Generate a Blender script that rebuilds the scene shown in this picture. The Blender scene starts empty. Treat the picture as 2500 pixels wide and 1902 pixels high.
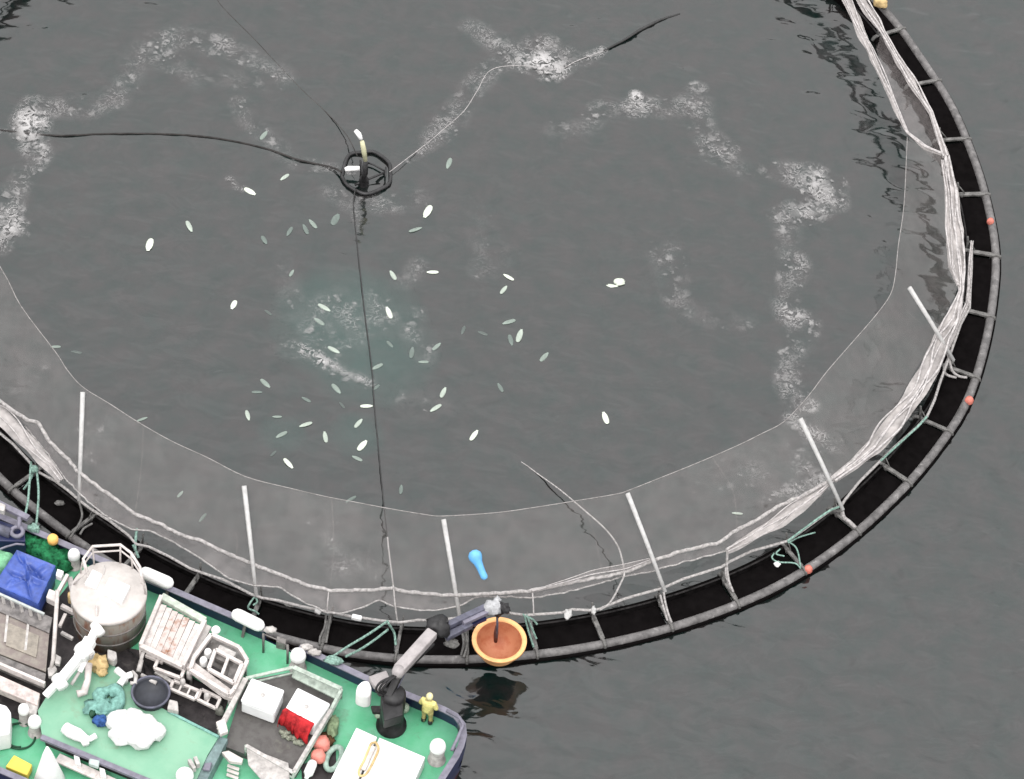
import bpy, bmesh, math, random
import numpy as np
from mathutils import Vector, Matrix, noise as mnoise

random.seed(7)
rng = np.random.default_rng(7)
scene = bpy.context.scene
COL = scene.collection
PI = math.pi

# ------------------------------------------------------------------ camera
PITCH, ROLL, DIST, FPX = math.radians(50.92557791), math.radians(6.41090643), 145.02524443, 8000.0
RCX, RCY, RR = -3.9459299, 10.68436924, 25.5            # centre and radius of the round fish pen
FWD = np.array([0, math.cos(PITCH), -math.sin(PITCH)])
_RT = np.array([1.0, 0, 0]); _UP = np.cross(_RT, FWD)
CR = math.cos(ROLL) * _RT + math.sin(ROLL) * _UP
CU = -math.sin(ROLL) * _RT + math.cos(ROLL) * _UP
CAM = -FWD * DIST
cam = bpy.data.cameras.new("camera"); camo = bpy.data.objects.new("camera", cam); COL.objects.link(camo)
m = Matrix.Identity(4)
for i in range(3):
    m[i][0], m[i][1], m[i][2], m[i][3] = CR[i], CU[i], -FWD[i], CAM[i]
camo.matrix_world = m
cam.sensor_width = 36.0; cam.sensor_fit = 'HORIZONTAL'
cam.lens = FPX / 2500.0 * 36.0
cam.clip_start = 1.0; cam.clip_end = 3000.0
scene.camera = camo

# ------------------------------------------------------------------ overcast sky and soft sun
SUN_EL, SUN_AZ = math.radians(62), math.radians(-160)
world = bpy.data.worlds.new("World"); scene.world = world; world.use_nodes = True
wn, wl = world.node_tree.nodes, world.node_tree.links
wn.clear()
wo = wn.new('ShaderNodeOutputWorld'); bg = wn.new('ShaderNodeBackground'); bg.inputs['Strength'].default_value = 0.1
sky = wn.new('ShaderNodeTexSky'); sky.sky_type = 'NISHITA'; sky.sun_disc = False
sky.sun_elevation = SUN_EL; sky.sun_rotation = SUN_AZ
hs = wn.new('ShaderNodeHueSaturation'); hs.inputs['Saturation'].default_value = 0.12
wl.new(sky.outputs[0], hs.inputs['Color'])
tc = wn.new('ShaderNodeTexCoord'); sep = wn.new('ShaderNodeSeparateXYZ'); wl.new(tc.outputs['Generated'], sep.inputs[0])
cl = wn.new('ShaderNodeTexNoise'); cl.inputs['Scale'].default_value = 3.2; cl.inputs['Detail'].default_value = 5; cl.inputs['Roughness'].default_value = 0.55
wl.new(tc.outputs['Generated'], cl.inputs['Vector'])
ma = wn.new('ShaderNodeMath'); ma.operation = 'MULTIPLY_ADD'; ma.inputs[1].default_value = 9.0; ma.inputs[2].default_value = 5.5; ma.use_clamp = False
wl.new(sep.outputs['Z'], ma.inputs[0])
cm = wn.new('ShaderNodeMath'); cm.operation = 'MULTIPLY_ADD'; cm.inputs[1].default_value = 0.7; cm.inputs[2].default_value = 0.65
wl.new(cl.outputs[0], cm.inputs[0])
mm = wn.new('ShaderNodeMath'); mm.operation = 'MULTIPLY'; wl.new(ma.outputs[0], mm.inputs[0]); wl.new(cm.outputs[0], mm.inputs[1])
cloud = wn.new('ShaderNodeCombineColor')
wl.new(mm.outputs[0], cloud.inputs[0]); wl.new(mm.outputs[0], cloud.inputs[1]); wl.new(mm.outputs[0], cloud.inputs[2])
mx = wn.new('ShaderNodeMix'); mx.data_type = 'RGBA'; mx.inputs[0].default_value = 0.82
wl.new(hs.outputs[0], mx.inputs[6]); wl.new(cloud.outputs[0], mx.inputs[7])
wl.new(mx.outputs[2], bg.inputs['Color']); wl.new(bg.outputs[0], wo.inputs[0])

sund = bpy.data.lights.new("sun", 'SUN'); sund.energy = 0.6; sund.angle = math.radians(22); sund.color = (1.0, 0.97, 0.93)
suno = bpy.data.objects.new("sun", sund); COL.objects.link(suno)
sdir = Vector((math.sin(SUN_AZ) * math.cos(SUN_EL), math.cos(SUN_AZ) * math.cos(SUN_EL), math.sin(SUN_EL)))
suno.rotation_euler = sdir.to_track_quat('Z', 'Y').to_euler(); suno.location = (0, 0, 60)

vs = scene.view_settings
scene.display_settings.display_device = 'sRGB'
vs.view_transform = 'Standard'; vs.look = 'None'; vs.gamma = 1.0; vs.use_curve_mapping = False
vs.exposure = 1.2

# ------------------------------------------------------------------ survey: image point + height -> place
def W(px, py, z=0.0):
    d = FWD + (px - 1250) / FPX * CR - (py - 951) / FPX * CU
    t = (z - CAM[2]) / d[2]
    p = CAM + t * d
    return np.array([p[0], p[1], z])
WZ = -0.15                                               # sea level; z = 0 is the pipe centre
DZ = 1.3                                                 # main deck

# ------------------------------------------------------------------ materials
def srgb(r, g, b):
    f = lambda c: (c / 12.92 if c <= 0.04045 else ((c + 0.055) / 1.055) ** 2.4)
    return tuple(f(x / 255) for x in (r, g, b))

def mat(name, col, rough=0.6, spec=0.4, nscale=2.0, namt=0.15, bump=0.0, bscale=20.0, col2=None, fac=(0.45, 0.62), metal=0.0, alpha=None, stretch=None, stain=None):
    m = bpy.data.materials.new(name); m.use_nodes = True
    n, l = m.node_tree.nodes, m.node_tree.links
    p = n['Principled BSDF']
    p.inputs['Roughness'].default_value = rough; p.inputs['Specular IOR Level'].default_value = spec
    p.inputs['Metallic'].default_value = metal
    t = n.new('ShaderNodeTexCoord'); src = t.outputs['Object']
    if stretch:
        mp = n.new('ShaderNodeMapping'); mp.inputs['Scale'].default_value = stretch; l.new(src, mp.inputs[0]); src = mp.outputs[0]
    nz = n.new('ShaderNodeTexNoise'); nz.inputs['Scale'].default_value = nscale; nz.inputs['Detail'].default_value = 6; nz.inputs['Roughness'].default_value = 0.65
    l.new(src, nz.inputs['Vector'])
    r = n.new('ShaderNodeValToRGB'); l.new(nz.outputs[0], r.inputs[0])
    r.color_ramp.elements[0].position = fac[0] - (0.1 if col2 is None else 0); r.color_ramp.elements[1].position = fac[1]
    c2 = col2 if col2 else tuple(c * (1 - 2 * namt) for c in col)
    c1 = col if col2 else tuple(min(1, c * (1 + namt * 0.5)) for c in col)
    r.color_ramp.elements[0].color = (*c2, 1); r.color_ramp.elements[1].color = (*c1, 1)
    out = r.outputs[0]
    if stain:
        scol, ssc, slo, shi = stain
        ns = n.new('ShaderNodeTexNoise'); ns.inputs['Scale'].default_value = ssc; ns.inputs['Detail'].default_value = 8; ns.inputs['Roughness'].default_value = 0.7; ns.inputs['Distortion'].default_value = 0.6; l.new(src, ns.inputs['Vector'])
        rs = n.new('ShaderNodeMapRange'); rs.inputs['From Min'].default_value = slo; rs.inputs['From Max'].default_value = shi; rs.inputs['To Max'].default_value = 0.85; l.new(ns.outputs[0], rs.inputs[0])
        ms = n.new('ShaderNodeMix'); ms.data_type = 'RGBA'; l.new(rs.outputs[0], ms.inputs[0]); l.new(out, ms.inputs[6]); ms.inputs[7].default_value = (*scol, 1); out = ms.outputs[2]
    l.new(out, p.inputs['Base Color'])
    if bump:
        b = n.new('ShaderNodeBump'); b.inputs['Strength'].default_value = bump; b.inputs['Distance'].default_value = 0.03
        n2 = n.new('ShaderNodeTexNoise'); n2.inputs['Scale'].default_value = bscale; n2.inputs['Detail'].default_value = 4; l.new(src, n2.inputs['Vector'])
        l.new(n2.outputs[0], b.inputs['Height']); l.new(b.outputs[0], p.inputs['Normal'])
    if alpha is not None:
        lo, hi, sc = alpha
        n3 = n.new('ShaderNodeTexNoise'); n3.inputs['Scale'].default_value = sc; n3.inputs['Detail'].default_value = 5; l.new(src, n3.inputs['Vector'])
        mr = n.new('ShaderNodeMapRange'); mr.inputs['From Min'].default_value = 0.3; mr.inputs['From Max'].default_value = 0.7
        mr.inputs['To Min'].default_value = lo; mr.inputs['To Max'].default_value = hi
        l.new(n3.outputs[0], mr.inputs[0]); l.new(mr.outputs[0], p.inputs['Alpha'])
    return m

M = {}
M['pipe'] = mat('weathered_black_pipe', (0.115, 0.108, 0.107), 0.55, 0.4, 3.0, 0.25, 0.25, 9, stain=((0.24, 0.23, 0.225), 3.0, 0.60, 0.68))
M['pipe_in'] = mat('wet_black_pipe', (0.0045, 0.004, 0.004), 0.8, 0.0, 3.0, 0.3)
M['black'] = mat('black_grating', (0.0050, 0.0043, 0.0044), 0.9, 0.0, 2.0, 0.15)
M['bracket'] = mat('grey_bracket', (0.13, 0.125, 0.12), 0.6, 0.3, 6.0, 0.3)
M['rope'] = mat('pale_rope', (0.33, 0.312, 0.305), 0.85, 0.1, 9.0, 0.25, 0.4, 30)
M['strand'] = mat('pale_net_strand', (0.40, 0.375, 0.37), 0.9, 0.05, 6.0, 0.2)
M['pole'] = mat('white_fibreglass', (0.40, 0.392, 0.385), 0.5, 0.3, 5.0, 0.1)
M['darkrope'] = mat('dark_wet_hose', (0.022, 0.021, 0.021), 0.45, 0.4, 3.0, 0.3)
M['sunkrope'] = mat('algae_grown_hose', (0.042, 0.039, 0.038), 0.9, 0.0, 2.0, 0.2)
M['faintrope'] = mat('slime_grown_line', (0.062, 0.058, 0.056), 0.9, 0.0, 0.8, 0.25)
M['greenrope'] = mat('mint_rope', (0.20, 0.31, 0.265), 0.85, 0.1, 9.0, 0.3, 0.4, 30)
M['greenrope2'] = mat('green_rope', (0.06, 0.20, 0.11), 0.85, 0.1, 9.0, 0.3)
M['net'] = mat('net_twine', (0.30, 0.275, 0.265), 0.9, 0.05, 1.2, 0.15, alpha=(0.10, 0.155, 0.4))
M['netpink'] = mat('folded_net_twine', (0.34, 0.305, 0.30), 0.9, 0.05, 2.0, 0.15, alpha=(0.16, 0.30, 0.8))
M['netdense'] = mat('gathered_net_twine', (0.40, 0.37, 0.36), 0.9, 0.05, 2.5, 0.12, alpha=(0.5, 0.95, 1.0))
M['white'] = mat('white_paint', (0.72, 0.71, 0.70), 0.5, 0.4, 2.0, 0.06)
M['sack'] = mat('white_woven_sack', (0.58, 0.58, 0.57), 0.8, 0.1, 2.5, 0.10, 0.2, 6)
M['plastic'] = mat('white_plastic', (0.70, 0.70, 0.70), 0.45, 0.4, 1.5, 0.05)
M['cream'] = mat('worn_cream_paint', (0.50, 0.455, 0.435), 0.55, 0.4, 3.5, 0.14, stain=((0.27, 0.19, 0.15), 2.6, 0.60, 0.80))
M['offwhite'] = mat('dusty_offwhite', (0.40, 0.375, 0.36), 0.6, 0.3, 4.0, 0.18)
M['deck'] = mat('green_deck_paint', (0.076, 0.335, 0.178), 0.45, 0.45, 0.9, 0.2, 0.2, 12, col2=(0.118, 0.37, 0.228), fac=(0.36, 0.6), stain=((0.09, 0.17, 0.105), 1.3, 0.56, 0.74))
M['deck2'] = mat('pale_green_deck_paint', (0.17, 0.325, 0.225), 0.5, 0.4, 0.7, 0.1, 0.15, 10, col2=(0.13, 0.29, 0.195), fac=(0.33, 0.6), stain=((0.16, 0.22, 0.15), 1.1, 0.56, 0.74))
M['navy'] = mat('navy_hull_paint', (0.014, 0.018, 0.062), 0.4, 0.4, 1.0, 0.2)
M['cap'] = mat('lavender_grey_paint', (0.155, 0.146, 0.185), 0.5, 0.4, 3.0, 0.15)
M['red'] = mat('red_antifouling', (0.09, 0.008, 0.010), 0.6, 0.3, 1.5, 0.3)
M['greyfloor'] = mat('grey_worn_floor', (0.066, 0.06, 0.058), 0.6, 0.3, 2.0, 0.2, col2=(0.092, 0.087, 0.083), stain=((0.12, 0.12, 0.10), 1.8, 0.58, 0.72))
M['darkfloor'] = mat('dark_rubber_floor', (0.036, 0.031, 0.032), 0.6, 0.2, 2.0, 0.3, stain=((0.085, 0.075, 0.07), 2.2, 0.56, 0.72))
M['steel'] = mat('dull_steel', (0.16, 0.147, 0.14), 0.5, 0.4, 3.0, 0.25)
M['tank'] = mat('stained_tank_side', (0.31, 0.28, 0.245), 0.5, 0.4, 1.6, 0.2, col2=(0.22, 0.10, 0.065), fac=(0.42, 0.53), stretch=(1, 1, 0.25))
M['lid'] = mat('tank_lid_paint', (0.44, 0.405, 0.385), 0.5, 0.4, 1.8, 0.08, stain=((0.32, 0.27, 0.235), 1.4, 0.58, 0.80))
M['rustslat'] = mat('rusty_slat', (0.42, 0.37, 0.35), 0.6, 0.3, 2.2, 0.2, col2=(0.24, 0.115, 0.07), fac=(0.34, 0.50))
M['blue'] = mat('blue_tarpaulin', (0.045, 0.085, 0.33), 0.4, 0.5, 1.5, 0.2)
M['greennet'] = mat('green_net', (0.02, 0.15, 0.06), 0.85, 0.1, 4.0, 0.4, 0.6, 25)
M['palegreen'] = mat('pale_green_plastic', (0.17, 0.40, 0.23), 0.7, 0.2, 4.0, 0.2)
M['mint'] = mat('mint_net', (0.17, 0.33, 0.29), 0.8, 0.1, 5.0, 0.2, 0.5, 25)
M['bagblue'] = mat('blue_net', (0.035, 0.085, 0.24), 0.8, 0.1, 5.0, 0.3)
M['orange'] = mat('orange_float', (0.62, 0.20, 0.10), 0.5, 0.3, 5.0, 0.2)
M['redfloat'] = mat('faded_red_float', (0.55, 0.17, 0.13), 0.5, 0.3, 5.0, 0.2)
M['amber'] = mat('amber_float', (0.75, 0.42, 0.12), 0.5, 0.3, 5.0, 0.1)
M['bowlout'] = mat('orange_bowl_rim', (0.72, 0.37, 0.15), 0.4, 0.4, 2.5, 0.1)
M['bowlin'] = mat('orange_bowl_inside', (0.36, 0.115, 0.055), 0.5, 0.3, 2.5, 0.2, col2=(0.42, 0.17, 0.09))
M['crane'] = mat('black_crane_paint', (0.016, 0.015, 0.016), 0.5, 0.35, 2.0, 0.4)
M['boom'] = mat('pale_boom_paint', (0.29, 0.265, 0.265), 0.5, 0.4, 3.0, 0.12)
M['jib'] = mat('slate_jib_paint', (0.075, 0.075, 0.105), 0.5, 0.4, 3.0, 0.25)
M['hivis'] = mat('yellow_oilskin', (0.62, 0.55, 0.20), 0.5, 0.4, 6.0, 0.15)
M['hivis2'] = mat('tan_oilskin_trousers', (0.40, 0.33, 0.13), 0.55, 0.3, 6.0, 0.2)
M['skin'] = mat('skin', (0.42, 0.24, 0.17), 0.6, 0.3)
M['hair'] = mat('yellow_hood', (0.66, 0.60, 0.34), 0.5, 0.3, 5.0, 0.1)
M['boot'] = mat('dark_boots', (0.02, 0.02, 0.02), 0.5, 0.4)
M['yellow'] = mat('yellow_plastic', (0.66, 0.50, 0.07), 0.5, 0.4, 2.0, 0.1)
M['sand'] = mat('sand_yellow_cloth', (0.55, 0.40, 0.20), 0.8, 0.1, 3.0, 0.2)
M['redcloth'] = mat('red_cloth', (0.40, 0.018, 0.022), 0.75, 0.2, 3.0, 0.3, 0.5, 10)
M['pinkbuoy'] = mat('salmon_pink_buoy', (0.62, 0.21, 0.17), 0.5, 0.4, 3.0, 0.15)
M['skyblue'] = mat('sky_blue_plastic', (0.12, 0.37, 0.68), 0.45, 0.4, 3.0, 0.1)
M['cable'] = mat('dark_green_hose', (0.01, 0.05, 0.025), 0.6, 0.3)
M['hub'] = mat('black_hub_pipe', (0.018, 0.017, 0.018), 0.45, 0.4, 3.0, 0.4)
M['mast'] = mat('yellowed_white_pipe', (0.52, 0.50, 0.33), 0.5, 0.3, 5.0, 0.1)
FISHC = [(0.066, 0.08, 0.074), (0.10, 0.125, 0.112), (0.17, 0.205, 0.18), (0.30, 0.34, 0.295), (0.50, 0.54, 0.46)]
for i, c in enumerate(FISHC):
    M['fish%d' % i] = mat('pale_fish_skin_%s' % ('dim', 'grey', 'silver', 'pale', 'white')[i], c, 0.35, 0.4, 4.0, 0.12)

def water_material():
    m = bpy.data.materials.new('grey_sea'); m.use_nodes = True
    n, l = m.node_tree.nodes, m.node_tree.links
    p = n['Principled BSDF']
    p.inputs['IOR'].default_value = 1.612; p.inputs['Roughness'].default_value = 0.09; p.inputs['Specular IOR Level'].default_value = 0.5
    t = n.new('ShaderNodeTexCoord')
    a = n.new('ShaderNodeTexNoise'); a.inputs['Scale'].default_value = 0.9; a.inputs['Detail'].default_value = 4; l.new(t.outputs['Object'], a.inputs['Vector'])
    r = n.new('ShaderNodeValToRGB'); l.new(a.outputs[0], r.inputs[0])
    r.color_ramp.elements[0].position = 0.34; r.color_ramp.elements[1].position = 0.68
    r.color_ramp.elements[0].color = (0.0105, 0.0092, 0.0092, 1); r.color_ramp.elements[1].color = (0.0012, 0.0068, 0.0058, 1)
    l.new(r.outputs[0], p.inputs['Base Color'])
    mp = n.new('ShaderNodeMapping'); mp.inputs['Rotation'].default_value = (0, 0, math.radians(28)); mp.inputs['Scale'].default_value = (1.0, 1.7, 1.0)
    l.new(t.outputs['Object'], mp.inputs[0])
    w1 = n.new('ShaderNodeTexNoise'); w1.inputs['Scale'].default_value = 0.5; w1.inputs['Detail'].default_value = 2; w1.inputs['Roughness'].default_value = 0.35; w1.inputs['Distortion'].default_value = 0.4
    w2 = n.new('ShaderNodeTexNoise'); w2.inputs['Scale'].default_value = 1.5; w2.inputs['Detail'].default_value = 3
    l.new(mp.outputs[0], w1.inputs['Vector']); l.new(mp.outputs[0], w2.inputs['Vector'])
    b1 = n.new('ShaderNodeBump'); b1.inputs['Strength'].default_value = 1.0; b1.inputs['Distance'].default_value = 0.25
    b2 = n.new('ShaderNodeBump'); b2.inputs['Strength'].default_value = 1.0; b2.inputs['Distance'].default_value = 0.009
    l.new(w1.outputs[0], b1.inputs['Height']); l.new(w2.outputs[0], b2.inputs['Height'])
    l.new(b1.outputs[0], b2.inputs['Normal']); l.new(b2.outputs[0], p.inputs['Normal'])
    return m
M['water'] = water_material()

def foam_material():
    m = bpy.data.materials.new('sea_foam'); m.use_nodes = True
    n, l = m.node_tree.nodes, m.node_tree.links
    p = n['Principled BSDF']; p.inputs['Roughness'].default_value = 0.85; p.inputs['Specular IOR Level'].default_value = 0.1
    p.inputs['Base Color'].default_value = (0.34, 0.33, 0.328, 1)
    t = n.new('ShaderNodeTexCoord'); at = n.new('ShaderNodeAttribute'); at.attribute_name = 'foam_cover'
    wob = n.new('ShaderNodeTexNoise'); wob.inputs['Scale'].default_value = 1.7; wob.inputs['Detail'].default_value = 3; l.new(t.outputs['Object'], wob.inputs['Vector'])
    va = n.new('ShaderNodeVectorMath'); va.operation = 'MULTIPLY_ADD'; va.inputs[1].default_value = (0.9, 0.9, 0); l.new(wob.outputs['Color'], va.inputs[0]); l.new(t.outputs['Object'], va.inputs[2])
    v = n.new('ShaderNodeTexVoronoi'); v.feature = 'DISTANCE_TO_EDGE'; v.inputs['Scale'].default_value = 1.5; l.new(va.outputs[0], v.inputs['Vector'])
    rid = n.new('ShaderNodeMapRange'); rid.inputs['From Min'].default_value = 0.0; rid.inputs['From Max'].default_value = 0.16; rid.inputs['To Min'].default_value = 1; rid.inputs['To Max'].default_value = 0
    l.new(v.outputs['Distance'], rid.inputs[0])
    b = n.new('ShaderNodeTexNoise'); b.inputs['Scale'].default_value = 2.4; b.inputs['Detail'].default_value = 3; b.inputs['Roughness'].default_value = 0.55; b.inputs['Distortion'].default_value = 1.6; l.new(t.outputs['Object'], b.inputs['Vector'])
    c = n.new('ShaderNodeTexNoise'); c.inputs['Scale'].default_value = 0.8; c.inputs['Detail'].default_value = 3; l.new(t.outputs['Object'], c.inputs['Vector'])
    def math_(op, x, y, clamp=False):
        k = n.new('ShaderNodeMath'); k.operation = op; k.use_clamp = clamp
        for i, q in enumerate((x, y)):
            if isinstance(q, (int, float)): k.inputs[i].default_value = q
            else: l.new(q, k.inputs[i])
        return k.outputs[0]
    def mrange(x, a0, a1, b0=0.0, b1=1.0):
        k = n.new('ShaderNodeMapRange'); k.interpolation_type = 'SMOOTHSTEP'
        for nm, q in (('From Min', a0), ('From Max', a1), ('To Min', b0), ('To Max', b1)): k.inputs[nm].default_value = q
        l.new(x, k.inputs[0]); return k.outputs[0]
    flakes = None
    for sc_, lim, amp, dist_ in ((2.0, 0.56, 1.0, 0.9), (4.0, 0.5, 0.9, 0.6)):
        vm = n.new('ShaderNodeVectorMath'); vm.operation = 'MULTIPLY_ADD'; vm.inputs[1].default_value = (dist_, dist_, 0); l.new(wob.outputs['Color'], vm.inputs[0]); l.new(t.outputs['Object'], vm.inputs[2])
        vo = n.new('ShaderNodeTexVoronoi'); vo.feature = 'F1'; vo.inputs['Scale'].default_value = sc_; l.new(vm.outputs[0], vo.inputs['Vector'])
        sp_ = n.new('ShaderNodeSeparateColor'); l.new(vo.outputs['Color'], sp_.inputs[0])
        on = mrange(math_('SUBTRACT', math_('MULTIPLY', at.outputs['Fac'], 0.80), sp_.outputs[0]), 0.0, 0.3)
        spot = mrange(math_('ADD', vo.outputs['Distance'], math_('MULTIPLY', math_('SUBTRACT', b.outputs[0], 0.5), 0.9)), lim * 0.2, lim * 1.1, 1.0, 0.0)
        f_ = math_('MULTIPLY', math_('MULTIPLY', on, spot), math_('MULTIPLY', math_('ADD', math_('MULTIPLY', sp_.outputs[1], 0.75), 0.3), amp))
        flakes = f_ if flakes is None else math_('MAXIMUM', flakes, f_)
    ridge = math_('ABSOLUTE', math_('SUBTRACT', b.outputs[0], 0.5), 0)
    streak = math_('MULTIPLY', math_('MULTIPLY', mrange(ridge, 0.0, 0.055, 1.0, 0.0), mrange(c.outputs[0], 0.40, 0.56)), mrange(at.outputs['Fac'], 0.15, 0.9, 0.0, 1.0))
    clump = math_('MULTIPLY', mrange(b.outputs[0], 0.42, 0.6), mrange(at.outputs['Fac'], 0.62, 1.12, 0.0, 1.0))
    flakes = math_('MAXIMUM', math_('MAXIMUM', flakes, streak), clump)
    soft = math_('MULTIPLY', mrange(c.outputs[0], 0.35, 0.7), math_('MULTIPLY', at.outputs['Fac'], 0.13))
    cov_ = math_('ADD', math_('MULTIPLY', flakes, math_('ADD', math_('MULTIPLY', at.outputs['Fac'], 0.75), 0.12)), soft)
    edge = n.new('ShaderNodeMapRange'); edge.inputs['From Max'].default_value = 0.25; l.new(at.outputs['Fac'], edge.inputs[0])
    al = math_('MULTIPLY', cov_, edge.outputs[0], True)
    l.new(al, p.inputs['Alpha'])
    return m
M['foam'] = foam_material()

# ------------------------------------------------------------------ mesh builder
class MB:
    def __init__(s): s.v = []; s.f = []; s.sm = []
    def add(s, vs_, fs, smooth=False):
        o = len(s.v); s.v += [tuple(map(float, q)) for q in vs_]
        s.f += [tuple(o + i for i in f) for f in fs]; s.sm += [smooth] * len(fs); return s
    def prism(s, poly, z0, z1):
        n = len(poly); area = sum(poly[i][0] * poly[(i + 1) % n][1] - poly[(i + 1) % n][0] * poly[i][1] for i in range(n))
        if area < 0: poly = list(poly)[::-1]
        vs_ = [(p[0], p[1], z0) for p in poly] + [(p[0], p[1], z1) for p in poly]
        fs = [tuple(range(n))[::-1], tuple(range(n, 2 * n))] + [(i, (i + 1) % n, n + (i + 1) % n, n + i) for i in range(n)]
        return s.add(vs_, fs)
    def px(s, pts, z0, z1):                      # prism whose top outline is surveyed at height z1
        return s.prism([W(x, y, z1)[:2] for x, y in pts], z0, z1)
    def box(s, c, size, rot=0.0, R=None):
        hx, hy, hz = (q / 2 for q in size)
        co = [Vector((x * hx, y * hy, z * hz)) for z in (-1, 1) for x, y in ((-1, -1), (1, -1), (1, 1), (-1, 1))]
        R = R if R is not None else Matrix.Rotation(rot, 3, 'Z')
        return s.add([R @ q + Vector(c) for q in co], [(3, 2, 1, 0), (4, 5, 6, 7), (0, 1, 5, 4), (1, 2, 6, 5), (2, 3, 7, 6), (3, 0, 4, 7)])
    def beam(s, a, b, w, h, up=(0, 0, 1)):
        a, b = Vector(a), Vector(b); d = b - a; L = d.length; x = d / L
        y = Vector(up).cross(x)
        y = y.normalized() if y.length > 1e-5 else Vector((0, 1, 0)); z = x.cross(y)
        R = Matrix((x, y, z)).transposed()
        return s.box((a + b) / 2, (L, w, h), R=R)
    def tube(s, pts, r, n=8, closed=False, cap=True):
        P = [Vector(p) for p in pts]; k = len(P)
        rad = r if hasattr(r, '__len__') else [r] * k
        vs_ = []; prev = None
        for i in range(k):
            if closed: t = P[(i + 1) % k] - P[i - 1]
            else: t = P[min(i + 1, k - 1)] - P[max(i - 1, 0)]
            t = t.normalized() if t.length > 1e-9 else Vector((1, 0, 0))
            if prev is None:
                ref = Vector((0, 0, 1)) if abs(t.z) < 0.9 else Vector((1, 0, 0))
                u = t.cross(ref).normalized()
            else:
                u = (prev - t * prev.dot(t)); u = u.normalized() if u.length > 1e-6 else t.orthogonal().normalized()
            prev = u; w = t.cross(u)
            for j in range(n):
                a = 2 * PI * j / n
                vs_.append(P[i] + (u * math.cos(a) + w * math.sin(a)) * rad[i])
        fs = []
        for i in range(k if closed else k - 1):
            for j in range(n):
                a, b = i * n + j, i * n + (j + 1) % n; c, d = ((i + 1) % k) * n + (j + 1) % n, ((i + 1) % k) * n + j
                fs.append((a, b, c, d))
        if cap and not closed:
            fs.append(tuple(range(n))[::-1]); fs.append(tuple((k - 1) * n + j for j in range(n)))
        return s.add(vs_, fs, True)
    def lathe(s, prof, c, n=28, axis=None, scale=(1, 1)):
        c = Vector(c); R = Vector(axis).to_track_quat('Z', 'Y').to_matrix() if axis is not None else Matrix.Identity(3)
        vs_ = []; k = len(prof)
        for r, z in prof:
            for j in range(n):
                a = 2 * PI * j / n; vs_.append(R @ Vector((max(r, 1e-4) * math.cos(a) * scale[0], max(r, 1e-4) * math.sin(a) * scale[1], z)) + c)
        fs = [(i * n + j, i * n + (j + 1) % n, (i + 1) * n + (j + 1) % n, (i + 1) * n + j) for i in range(k - 1) for j in range(n)]
        return s.add(vs_, fs, True)
    def blob(s, c, rad, amp=0.25, freq=2.2, seed=0, n=14, k=9, flat=0.0):
        c = Vector(c); vs_ = []
        for i in range(k + 1):
            th = PI * i / k
            for j in range(n):
                ph = 2 * PI * j / n
                d = Vector((math.sin(th) * math.cos(ph), math.sin(th) * math.sin(ph), math.cos(th)))
                q = 1 + amp * mnoise.noise(d * freq + Vector((seed * 7.3, seed * 1.7, seed * 3.1)))
                p = Vector((d.x * rad[0], d.y * rad[1], max(d.z, -1 + flat) * rad[2])) * q
                vs_.append(c + p)
        fs = [(i * n + j, (i + 1) * n + j, (i + 1) * n + (j + 1) % n, i * n + (j + 1) % n) for i in range(k) for j in range(n)]
        return s.add(vs_, fs, True)
    def sheet(s, rows, smooth=True):
        k = len(rows[0]); vs_ = [p for r in rows for p in r]
        fs = [(i * k + j, i * k + j + 1, (i + 1) * k + j + 1, (i + 1) * k + j) for i in range(len(rows) - 1) for j in range(k - 1)]
        return s.add(vs_, fs, smooth)
    def mesh(s, name, mt, origin=(0, 0, 0)):
        me = bpy.data.meshes.new(name); ox, oy, oz = origin
        me.from_pydata([(x - ox, y - oy, z - oz) for x, y, z in s.v], [], s.f)
        me.polygons.foreach_set('use_smooth', s.sm); me.update()
        bm = bmesh.new(); bm.from_mesh(me); bmesh.ops.recalc_face_normals(bm, faces=bm.faces); bm.to_mesh(me); bm.free()
        me.materials.append(M[mt] if isinstance(mt, str) else mt); return me
    def build(s, name, mt, parent=None, bevel=0.0, label=None, cat=None, group=None):
        if parent is None:
            a = np.array(s.v); o = (*((a.min(0) + a.max(0))[:2] / 2), a[:, 2].min())
        else: o = tuple(ROOTLOC[parent.name])
        ob = bpy.data.objects.new(name, s.mesh(name, mt, o)); COL.objects.link(ob)
        if parent is None: ob.location = o; ROOTLOC[ob.name] = o
        else: ob.parent = parent; ROOTLOC[ob.name] = o
        if bevel:
            b = ob.modifiers.new('bevel', 'BEVEL'); b.width = bevel; b.segments = 2; b.limit_method = 'ANGLE'
        if label: tag(ob, label, cat, group)
        return ob
ROOTLOC = {}
def tag(o, label=None, cat=None, group=None, kind=None):
    if label: o['label'] = label
    if cat: o['category'] = cat
    if group: o['group'] = group
    if kind: o['kind'] = kind
    return o
def thing(name, label, cat, loc, group=None):
    o = bpy.data.objects.new(name, None); o.empty_display_size = 0.3; COL.objects.link(o); o.location = [float(q) for q in loc]
    ROOTLOC[o.name] = tuple(float(q) for q in loc); return tag(o, label, cat, group)
def resample(pts, n):
    a = np.array(pts, float); d = np.r_[0, np.cumsum(np.linalg.norm(np.diff(a[:, :3] if a.shape[1] > 2 else a, axis=0), axis=1))]
    t = np.linspace(0, d[-1], n); return np.stack([np.interp(t, d, a[:, k]) for k in range(a.shape[1])], 1)
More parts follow.
